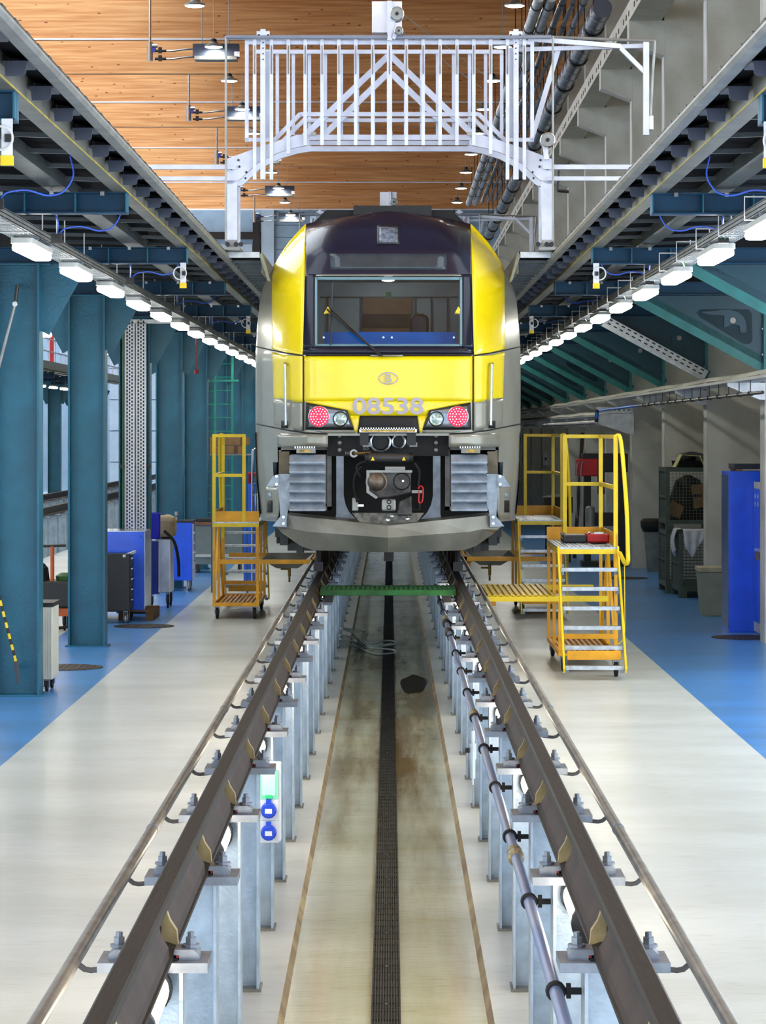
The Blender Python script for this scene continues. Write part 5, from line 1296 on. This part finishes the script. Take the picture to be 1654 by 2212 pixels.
# blue bin with red item, hand truck
t = thing('parts_bin', 'tall blue box with red funnel beside the train flank', 'box', (W(543, 0, 46).x, 46, 0))
xa, xe = W(526, 0, 46).x, W(550, 0, 46).x
MB().box(xa, xe, 46, 46.4, 0, W(0, 1045, 46).z).build('box_body', M_cabblue, t, bevel=.01)
MB().lathe(((xa + xe) / 2, 46.2, W(0, 1045, 46).z), [(.03, 0), (.05, .06), (.1, .16), (.09, .19)], 12).build('red_funnel', M_red, t)
t = thing('hand_truck', 'bright tubular hand truck leaning upright beside the train flank', 'hand truck', (W(548, 0, 44).x, 44, 0))
xa = W(545, 0, 44).x
MB().tube(smooth_path([(xa, 44, .02), (xa, 44, 2.0), (xa + .02, 44, 2.2), (xa + .06, 44, 2.22), (xa + .09, 44, 2.15), (xa + .09, 44, .02)], 5), .018, 8).build('tube_frame', M_chrome, t)
for z in (.3, .9, 1.5): MB().tube([(xa, 44, z), (xa + .09, 44, z)], .012, 8).build('cross_bar', M_chrome, t)
# green ladder
t = thing('ladder', 'green fixed ladder rising behind the left step tower', 'ladder', (W(480, 0, 55).x, 55, 0))
M_lad = mat('green_ladder', (24, 132, 116), .45, 0, .1)
for a in (462, 499): MB().box(W(a, 0, 55).x, W(a + 5, 0, 55).x, 55, 55.05, 0, 4.38).build('side_rail', M_lad, t)
for i in range(15): MB().tube([(W(450, 0, 55).x, 55.02, .35 + i * .27), (W(501, 0, 55).x, 55.02, .35 + i * .27)], .014, 6).build('rung', M_lad, t)
MB().box(W(448, 0, 55).x, W(515, 0, 55).x, 54.97, 55, 3.5, 3.54).build('cage_bar', M_lad, t)
# white bin behind the first column
t = thing('white_bin', 'white wheeled bin with black lid half hidden behind the nearest column', 'bin', (-3.45, 26.8, 0))
MB().box(-3.66, -3.24, 26.5, 27.0, .12, .82).build('bin_body', mat('bin_white', (205, 208, 198), .5, 0, .04), t, bevel=.008)
MB().box(-3.67, -3.23, 26.49, 27.01, .82, .86).build('lid', M_black, t)
b = MB()
for i in range(4): MB().box(-3.30 + i * .015, -3.296 + i * .015, 26.496, 26.5, .14, .8).build('groove', M_lampbody, t)
castor(t, -3.3, 26.55, M_rub, .06, .12); castor(t, -3.6, 26.55, M_rub, .06, .12); castor(t, -3.3, 26.95, M_rub, .06, .12)
# orange machine between the first two columns
t = thing('hydraulic_cart', 'dark greasy hydraulic cart with orange handle pole between the columns', 'machine', (-4.3, 35, 0))
MB().box(-4.7, -4.02, 34.7, 35.3, .28, .62).build('tank', M_black, t, bevel=.03)
MB().box(-4.6, -4.05, 34.72, 35.25, .18, .28).build('chassis', M_orange, t)
MB().tube([(-4.25, 34.75, .6), (-4.25, 34.75, 1.06)], .025, 8).build('handle_pole', M_orange, t)
MB().tube([(-4.42, 34.75, 1.06), (-4.08, 34.75, 1.07)], .018, 8).build('handle_grip', M_black, t)
MB().lathe((-4.1, 34.9, .62), [(.12, 0), (.13, .06), (.06, .1)], 14).build('motor', mat('motor_green', (50, 90, 40), .5, .2, .2), t)
MB().lathe((-4.42, 34.9, .62), [(.12, 0), (.1, .16), (.05, .22)], 12).build('pump', M_rub, t)
MB().tube(smooth_path([(-4.0, 34.8, .3), (-3.96, 34.75, .15), (-4.05, 34.7, .05), (-4.3, 34.7, .03)], 5), .02, 8).build('hose', M_rub, t)
for x in (-4.55, -4.1): castor(t, x, 34.8, M_rub, .09, .19); castor(t, x, 35.2, M_rub, .09, .19)
# gas strut and striped barrier pole on the first column
t = thing('gas_strut', 'dark gas strut fixed to the nearest column', 'strut', (-3.6, 26.0, 3))
MB().tube([W(38, 616, 25.9), W(33, 655, 25.9)], .018, 8).build('cylinder', M_black, t); MB().tube([W(32, 660, 25.9), W(-4, 800, 25.9)], .014, 8).build('rod', M_grey, t)
MB().lathe(W(33, 657, 25.9), [(.025, .03), (.025, -.03)], 10, 'y').build('clevis', M_chrome, t); MB().cyl(W(38, 617, 25.9), W(38, 617, 26.19), .012, 8).build('fixing_stud', M_black, t)
t = thing('barrier_pole', 'yellow and black striped pole standing in a grey cup on the nearest column', 'pole', (-3.6, 25.8, .1))
pa, pb = W(-3, 1285, 25.9), W(34, 1428, 25.9)
for i in range(12):
    a = pa + (pb - pa) * i / 12; e = pa + (pb - pa) * (i + 1) / 12
    MB().tube([a, e], .013, 8).build('stripe', M_yel2 if i % 2 else M_black, t)
MB().tube([W(34, 1428, 25.9), W(40, 1476, 25.9)], [.028, .018], 10).build('cup', mat('cup_grey', (62, 72, 80), .5), t)
MB().cyl(W(37, 1440, 25.9), W(37, 1440, 26.19), .012, 8).build('fixing_stud', M_black, t)
# pull cord
tag(MB().tube([W(423, 723, 39), W(424, 800, 39)], .006, 6).lathe(W(424, 803, 39), [(.03, -.03), (.03, .03)], 8).build('pull_cord', M_red), 'thin pull cord with small red knob hanging by the columns', 'cord')

# manholes
M_man = mat('manhole_iron', (64, 50, 36), .6, .4, .25, 12)
def manhole(x, y, label):
    t = thing('manhole_cover', label, 'manhole', (x, y, 0))
    MB().lathe((x, y, 0), [(.39, .001), (.39, .006), (.36, .007), (.355, .004)], 36).build('rim', mat('manhole_rim', (50, 42, 34), .6, .4, .1), t)
    MB().lathe((x, y, 0), [(.35, .002), (.35, .007), (.01, .007)], 36).build('lid', M_man, t)
    for i in range(9):
        xx = x - .28 + i * .07; hh = math.sqrt(.33 ** 2 - (xx - x) ** 2); MB().box(xx - .014, xx + .014, y - hh, y + hh, .007, .011).build('lid_rib', M_man, t)
p = G(311, 1353, 0); manhole(p.x, p.y, 'round iron manhole cover beside the pallet on the blue strip')
p = G(143, 1442, 0); manhole(p.x, p.y, 'round iron manhole cover between the white bin and the second column')
p = G(1605, 1377, 0); manhole(p.x, p.y, 'round iron manhole cover in front of the blue lockers')
p = G(1350, 1249, 0); manhole(p.x, p.y, 'small distant manhole cover behind the right step towers')

# ================================================================== right side equipment
# lockers
def locker(x0, x1, y0, y1, h, label, doors, cap=False):
    t = thing('locker', label, 'locker', ((x0 + x1) / 2, (y0 + y1) / 2, 0), 'blue lockers on the right')
    MB().box(x0 + .004, x1, y0, y1, .0, h).build('carcass', M_cabblue, t, bevel=.004)
    if doors:
        MB().box(x0 - .002, x0 + .004, y0, y1, .02, .14).build('plinth', M_lampbody, t); MB().box(x0 - .002, x0 + .004, y0, y1, h - .08, h).build('top_strip', M_lampbody, t)
        w = (y1 - y0) / doors
        for i in range(doors):
            o = MB().box(x0 - .012, x0 - .002, y0 + i * w + .012, y0 + (i + 1) * w - .012, .15, h - .09).build('door', M_cabblue, t)
            MB().box(x0 - .03, x0 - .012, y0 + i * w + .03, y0 + i * w + .06, 1.02, 1.06).build('hasp', M_chrome, o)
            if i < 2: MB().box(x0 - .045, x0 - .018, y0 + i * w + .03, y0 + i * w + .055, .93, 1.03).build('padlock', mat('brass', (150, 120, 60)), o)
            for z in (h - .2, h - .3): MB().box(x0 - .015, x0 - .012, y0 + i * w + .08, y0 + i * w + .15, z, z + .05).build('name_card', M_white2, o)
            MB().box(x0 - .006, x0 - .001, y0 + (i + 1) * w - .011, y0 + (i + 1) * w + .011, .02, h).build('door_gap', M_lampbody, t)
    else:
        MB().box(x0 - .002, x0 + .004, y0 + .01, y1 - .01, .05, h - .05).build('front_door', mat('locker_side', (60, 90, 150), .3, .2, .05), t)
    return t
locker(4.22, 4.9, 34.42, 35.12, 2.01, 'tall blue locker with plain side, protruding into the aisle', 0)
locker(4.545, 5.0, 33.62, 34.40, 1.88, 'blue locker with padlocked narrow doors next to the tall plain one', 3)
locker(4.57, 5.0, 33.03, 33.6, 1.92, 'blue locker cut off by the right picture edge', 2)
t = thing('folded_board', 'flat dark board lying on top of the tall blue locker', 'board', (4.6, 34.6, 2.01))
MB().box(4.32, 4.4, 34.45, 35.05, 2.012, 2.035).build('batten', M_cardboard, t); MB().box(4.30, 4.92, 34.45, 35.05, 2.036, 2.10).build('board', mat('navy_board', (18, 30, 48), .5), t)
t = thing('black_bag', 'black bag on the right edge above the blue lockers', 'bag', (4.75, 33.3, 1.92))
MB().lathe((4.74, 33.3, 1.921), [(.13, 0), (.15, .1), (.12, .28), (.05, .4)], 14).build('bag_body', M_rub, t, smooth=True)
# grey bin with lid
t = thing('grey_bin', 'grey-beige waste bin with flat lid between buttress and tall locker', 'bin', (4.4, 37.6, 0))
M_bin = mat('bin_beige', (150, 152, 132), .6, 0, .05)
b = MB(); vs = []
for z, e in ((0, .0), (.6, .045)): vs += [(4.25 - e, 37.42 - e, z), (4.56 + e, 37.42 - e, z), (4.56 + e, 37.9 + e * .5, z), (4.25 - e, 37.9 + e * .5, z)]
b._add(vs, [(3, 2, 1, 0), (4, 5, 6, 7), (0, 1, 5, 4), (1, 2, 6, 5), (2, 3, 7, 6), (3, 0, 4, 7)]); b.build('bin_body', M_bin, t, bevel=.01)
MB().box(4.19, 4.62, 37.36, 37.95, .6, .66).build('lid', mat('lid_cream', (186, 176, 146), .6), t, bevel=.008)
t = thing('grey_bin', 'second grey waste bin partly hidden by the tall locker', 'bin', (4.8, 37.6, 0))
MB().box(4.64, 5.0, 37.5, 37.95, .16, .58).box(4.66, 4.98, 37.55, 37.9, .0, .16).build('bin_body', M_bin, t); MB().box(4.63, 5.02, 37.49, 37.96, .58, .62).build('lid', M_black, t)
# mesh pallet boxes
M_mesh = mat('pallet_box_green', (74, 88, 80), .5, .3, .1)
M_wire = mat('mesh_wire', (96, 108, 100), .5, .4, .1)
def mesh_box(x0, y0, z0, label):
    x1, y1, h = x0 + .8, y0 + 1.15, .97
    t = thing('mesh_pallet_box', label, 'mesh box', ((x0 + x1) / 2, (y0 + y1) / 2, z0), 'wire mesh pallet boxes')
    for x in (x0, x1 - .06):
        for y in (y0, y1 - .06): MB().box(x, x + .06, y, y + .06, z0 + .1, z0 + h).build('corner_post', M_mesh, t)
    for x in (x0, x1 - .12):
        for y in (y0, y1 - .12): MB().box(x, x + .12, y, y + .12, z0, z0 + .1).build('foot', M_mesh, t)
    for z, nm in ((z0 + .1, 'bottom_frame'), (z0 + h - .06, 'top_frame')): MB().box(x0 + .06, x1 - .06, y0, y0 + .05, z, z + .06).box(x0 + .06, x1 - .06, y1 - .05, y1, z, z + .06).box(x0, x0 + .05, y0 + .06, y1 - .06, z, z + .06).box(x1 - .05, x1, y0 + .06, y1 - .06, z, z + .06).build(nm, M_mesh, t)
    MB().box(x0 + .05, x1 - .05, y0 + .05, y1 - .05, z0 + .12, z0 + .14).build('floor_sheet', M_mesh, t)
    b = MB()
    for i in range(14):
        x = x0 + .06 + i * (x1 - x0 - .12) / 13; b.box(x - .003, x + .003, y0 + .02, y0 + .026, z0 + .16, z0 + h - .06)
    for i in range(16):
        z = z0 + .16 + i * (h - .22) / 15; b.box(x0 + .06, x1 - .06, y0 + .02, y0 + .026, z - .003, z + .003); b.box(x0 + .02, x0 + .026, y0 + .06, y1 - .06, z - .003, z + .003); b.box(x0 + .06, x1 - .06, y1 - .026, y1 - .02, z - .003, z + .003)
    for i in range(20):
        y = y0 + .06 + i * (y1 - y0 - .12) / 19; b.box(x0 + .02, x0 + .026, y - .003, y + .003, z0 + .16, z0 + h - .06)
    b.build('wire_mesh', M_wire, t, kind='stuff')
    MB().box(x0 - .006, x0, y0 + .06, y1 - .06, z0 + .5, z0 + .54).build('flap_hinge', M_mesh, t)
    return t
mesh_box(4.345, 41.5, 0, 'wire mesh pallet box draped with white cloths, nearest of the three')
mesh_box(4.27, 42.72, 0, 'lower wire mesh pallet box of the stack behind')
mesh_box(4.27, 42.72, .975, 'upper wire mesh pallet box filled with cardboard scrap')
M_scrap = mat('dark_scrap', (36, 30, 26), .8, 0, .3, 6)
tag(MB().lathe((4.67, 43.3, 1.12), [(.3, 0), (.32, .3), (.2, .62), (.05, .7)], 7).build('scrap_heap', M_scrap), 'dark heap of scrap filling the upper mesh box', 'scrap')
for i, (u, v, z, r, lab) in enumerate(((4.86, 42.83, 1.52, .35, 'torn cardboard carton showing a black gap inside the upper mesh box'), (4.42, 42.85, 1.3, -.3, 'crumpled cardboard piece low in the upper mesh box'))):
    t = thing('cardboard_scrap', lab, 'cardboard', (u, v, z - .15)); s_ = .2 if i == 0 else .12
    pts = [(-s_, -s_ * .8), (s_, -s_), (s_ * 1.1, s_ * .7), (-s_ * .6, s_)]
    rp = [(u + a * math.cos(r) - c * math.sin(r), z + a * math.sin(r) + c * math.cos(r)) for a, c in pts]
    MB().prism(rp, 'y', v, v + .06).build('carton', M_cardboard, t)
    if i == 0: MB().box(u - .16, u - .02, v - .006, v, z - .03, z + .015).box(u + .03, u + .14, v - .006, v, z - .06, z - .02).build('torn_gap', M_black, t)
t = thing('paper_sheet', 'yellowish open paper folder on top of the upper mesh box', 'paper', (4.6, 43, 1.96))
MB().prism([(4.42, 1.952), (4.52, 2.14), (4.53, 2.14), (4.44, 1.952)], 'y', 42.8, 43.2).prism([(4.52, 2.14), (4.83, 2.12), (4.83, 2.13), (4.53, 2.15)], 'y', 42.8, 43.2).prism([(4.80, 2.12), (4.87, 1.98), (4.88, 1.98), (4.815, 2.125)], 'y', 42.8, 42.9).build('sheet', mat('paper_yellow', (196, 196, 120), .7), t)
tag(MB().lathe((4.75, 43.45, 1.95), [(.3, 0), (.32, .1), (.22, .2), (.04, .24)], 8).build('black_foil', M_black), 'black foil bundle bulging over the upper mesh box', 'foil')
# cloths
M_cloth = mat('white_cloth', (205, 208, 216), .8, 0, .08, 8)
t = thing('white_cloth', 'white cloth hanging over the near side of the mesh box', 'cloth', (4.6, 41.45, .5))
Pg = []
for i in range(13):
    q = i / 12; r = []
    for j in range(15):
        w = j / 14; half = .19 * (1 - .35 * q); zb_ = 1.03 - q * (.42 - .22 * abs(w - .42) * 2 * (1 if w > .42 else .8))
        r.append((4.59 + (w - .5) * 2 * half - .03 * q, 41.46 - .03 * math.sin(w * 15) * (.4 + q) - .02, zb_))
    Pg.append(r)
Pg = [[(p[0], 41.56, 1.035) for p in Pg[0]]] + Pg
o = MB().grid(Pg).build('cloth', M_cloth, t, smooth=True, fix=False); md = o.modifiers.new('s', 'SOLIDIFY'); md.thickness = .008
t = thing('white_cloth', 'smaller white cloth hanging over the aisle side of the mesh box', 'cloth', (4.33, 41.9, .6))
Pg = []
for i in range(11):
    q = i / 10; r = []
    for j in range(11):
        w = j / 10; r.append((4.32 - .04 * math.sin(q * 3) - .02 * math.sin(w * 12), 41.6 + w * .5, 1.03 - q * (.42 - .2 * abs(w - .5))))
    Pg.append(r)
Pg = [[(4.40, p[1], 1.04) for p in Pg[0]]] + Pg
o = MB().grid(Pg).build('cloth', M_cloth, t, smooth=True, fix=False); md = o.modifiers.new('s', 'SOLIDIFY'); md.thickness = .008
# bag bin
t = thing('bag_bin', 'grey bin with black rubbish bag folded over its rim beside a buttress', 'bin', (4.72, 49.2, 0))
MB().lathe((4.74, 49.3, 0), [(.15, 0), (.21, .8), (.21, .84)], 18).build('bin_body', mat('bin_grey', (120, 126, 122), .5), t, smooth='auto')
MB().lathe((4.74, 49.3, 0), [(.22, .72), (.26, .8), (.27, .9), (.22, .95), (.18, .9)], 14).build('rubbish_bag', M_rub, t, smooth=True)
# hydraulic press
t = thing('shop_press', 'tall black workshop press with red head behind the yellow towers', 'press', (4.05, 51.2, 0))
for x in (3.66, 4.30): MB().box(x, x + .12, 51, 51.3, 0, 2.1).build('upright', M_black, t)
MB().box(3.62, 4.46, 50.95, 51.35, 1.75, 2.1).build('cross_head', M_black, t, bevel=.01)
MB().box(3.5, 3.9, 50.8, 51.2, 1.68, 2.0).build('red_head', M_red, t, bevel=.02)
MB().box(3.66, 4.42, 50.98, 51.32, .75, 1.0).build('press_bed', M_black, t); MB().box(3.6, 4.46, 50.9, 51.4, 0, .1).build('base', M_black, t)
MB().cyl((3.98, 51.15, 1.75), (3.98, 51.15, 1.35), .07, 14).build('ram', M_chrome, t)
MB().tube(smooth_path([(3.55, 50.8, 1.95), (3.5, 50.78, 1.8), (3.5, 50.78, 1.0), (3.52, 50.78, .9)], 4), .012, 6).tube(smooth_path([(3.62, 50.8, 1.95), (3.58, 50.78, 1.8), (3.57, 50.78, .95)], 4), .012, 6).build('hydraulic_hose', M_grey, t)
MB().lathe((3.75, 50.85, .75), [(.09, 0), (.09, .35), (.05, .38)], 14).build('pump_bottle', M_grey, t)
t.location = (4.0, 51.4, 0)
# dark table with vice
t = thing('vice_table', 'low dark table with a red-handled vice behind the far right tower', 'table', (3.2, 53, 0))
MB().box(2.95, 3.5, 52.8, 53.4, .95, 1.25).build('chest', mat('dark_brown', (44, 30, 26), .6, 0, .2), t)
for x in (3.0, 3.42):
    for y in (52.85, 53.32): MB().box(x, x + .05, y, y + .05, 0, .95).build('leg', M_black, t)
MB().bar((3.3, 52.78, 1.0), (3.45, 52.7, 1.08), .05, .05).build('vice_handle', M_red, t)
MB().bar((3.0, 52.75, 1.27), (3.4, 52.75, 1.32), .04, .03).build('vice_jaw', M_grey, t)
# wall box, leaning bar
t = thing('switch_cabinet', 'small white switch box on a distant buttress', 'box', (4.53, 80.3, 1.53))
MB().box(4.45, 4.6, 80.2, 80.35, 1.53, 1.9).build('housing', M_white2, t); MB().box(4.5, 4.55, 80.19, 80.2, 1.68, 1.76).build('display', M_black, t)
tag(MB().bar(W(1258, 935, 55), Vector((W(1237, 0, 55).x, 54.5, .0)), .07, .05, (0, 1, 0)).build('leaning_beam', mat('dark_brown', (44, 30, 26))), 'dark brown beam leaning against the right wall', 'beam')

# ================================================================== neighbouring track and far platform railing
make_rail('running_rail', -7.08, 'nearer rail of the neighbouring track seen between the columns', 'rail', 30, 108)
make_rail('running_rail', -8.58, 'farther rail of the neighbouring track seen between the columns', 'rail', 30, 108)
for cx, lab in ((-7.08, 'galvanised post under the near rail of the neighbouring track'), (-8.58, 'galvanised post under the far rail of the neighbouring track')):
    p0 = None
    for k in range(34):
        y = 40.5 + PITCH * k
        lb = lab + f', {ORD[k]} from the camera'
        if p0 is None: p0 = make_post(cx, -1, y, lb, 'posts of the neighbouring track', detail=False)
        else: dup(p0, (cx, y, -.38), lb)
t = thing('platform_railing', 'white railing on the far platform beyond the neighbouring track', 'railing', (-9.6, 80, 4.41))
r0 = MB().box(-9.62, -9.58, 55, 55.04, 4.41, 5.5).build('post', M_gantry, t)
for k in range(1, 34): dup_part(r0, t, (0, 1.5 * k, 0))
for z in (4.75, 5.1, 5.48): MB().box(-9.62, -9.58, 55, 105, z, z + .03).build('rail', M_gantry, t)
t = thing('red_cabinet', 'red cabinet standing on the far platform behind the railing', 'cabinet', (-10.4, 86, 4.41))
MB().box(-10.6, -10.45, 86, 86.3, 4.412, 6.1).build('body', M_red, t); MB().box(-10.2, -9.8, 88, 88.6, 4.412, 5.4).build('base_unit', M_lampbody, t)
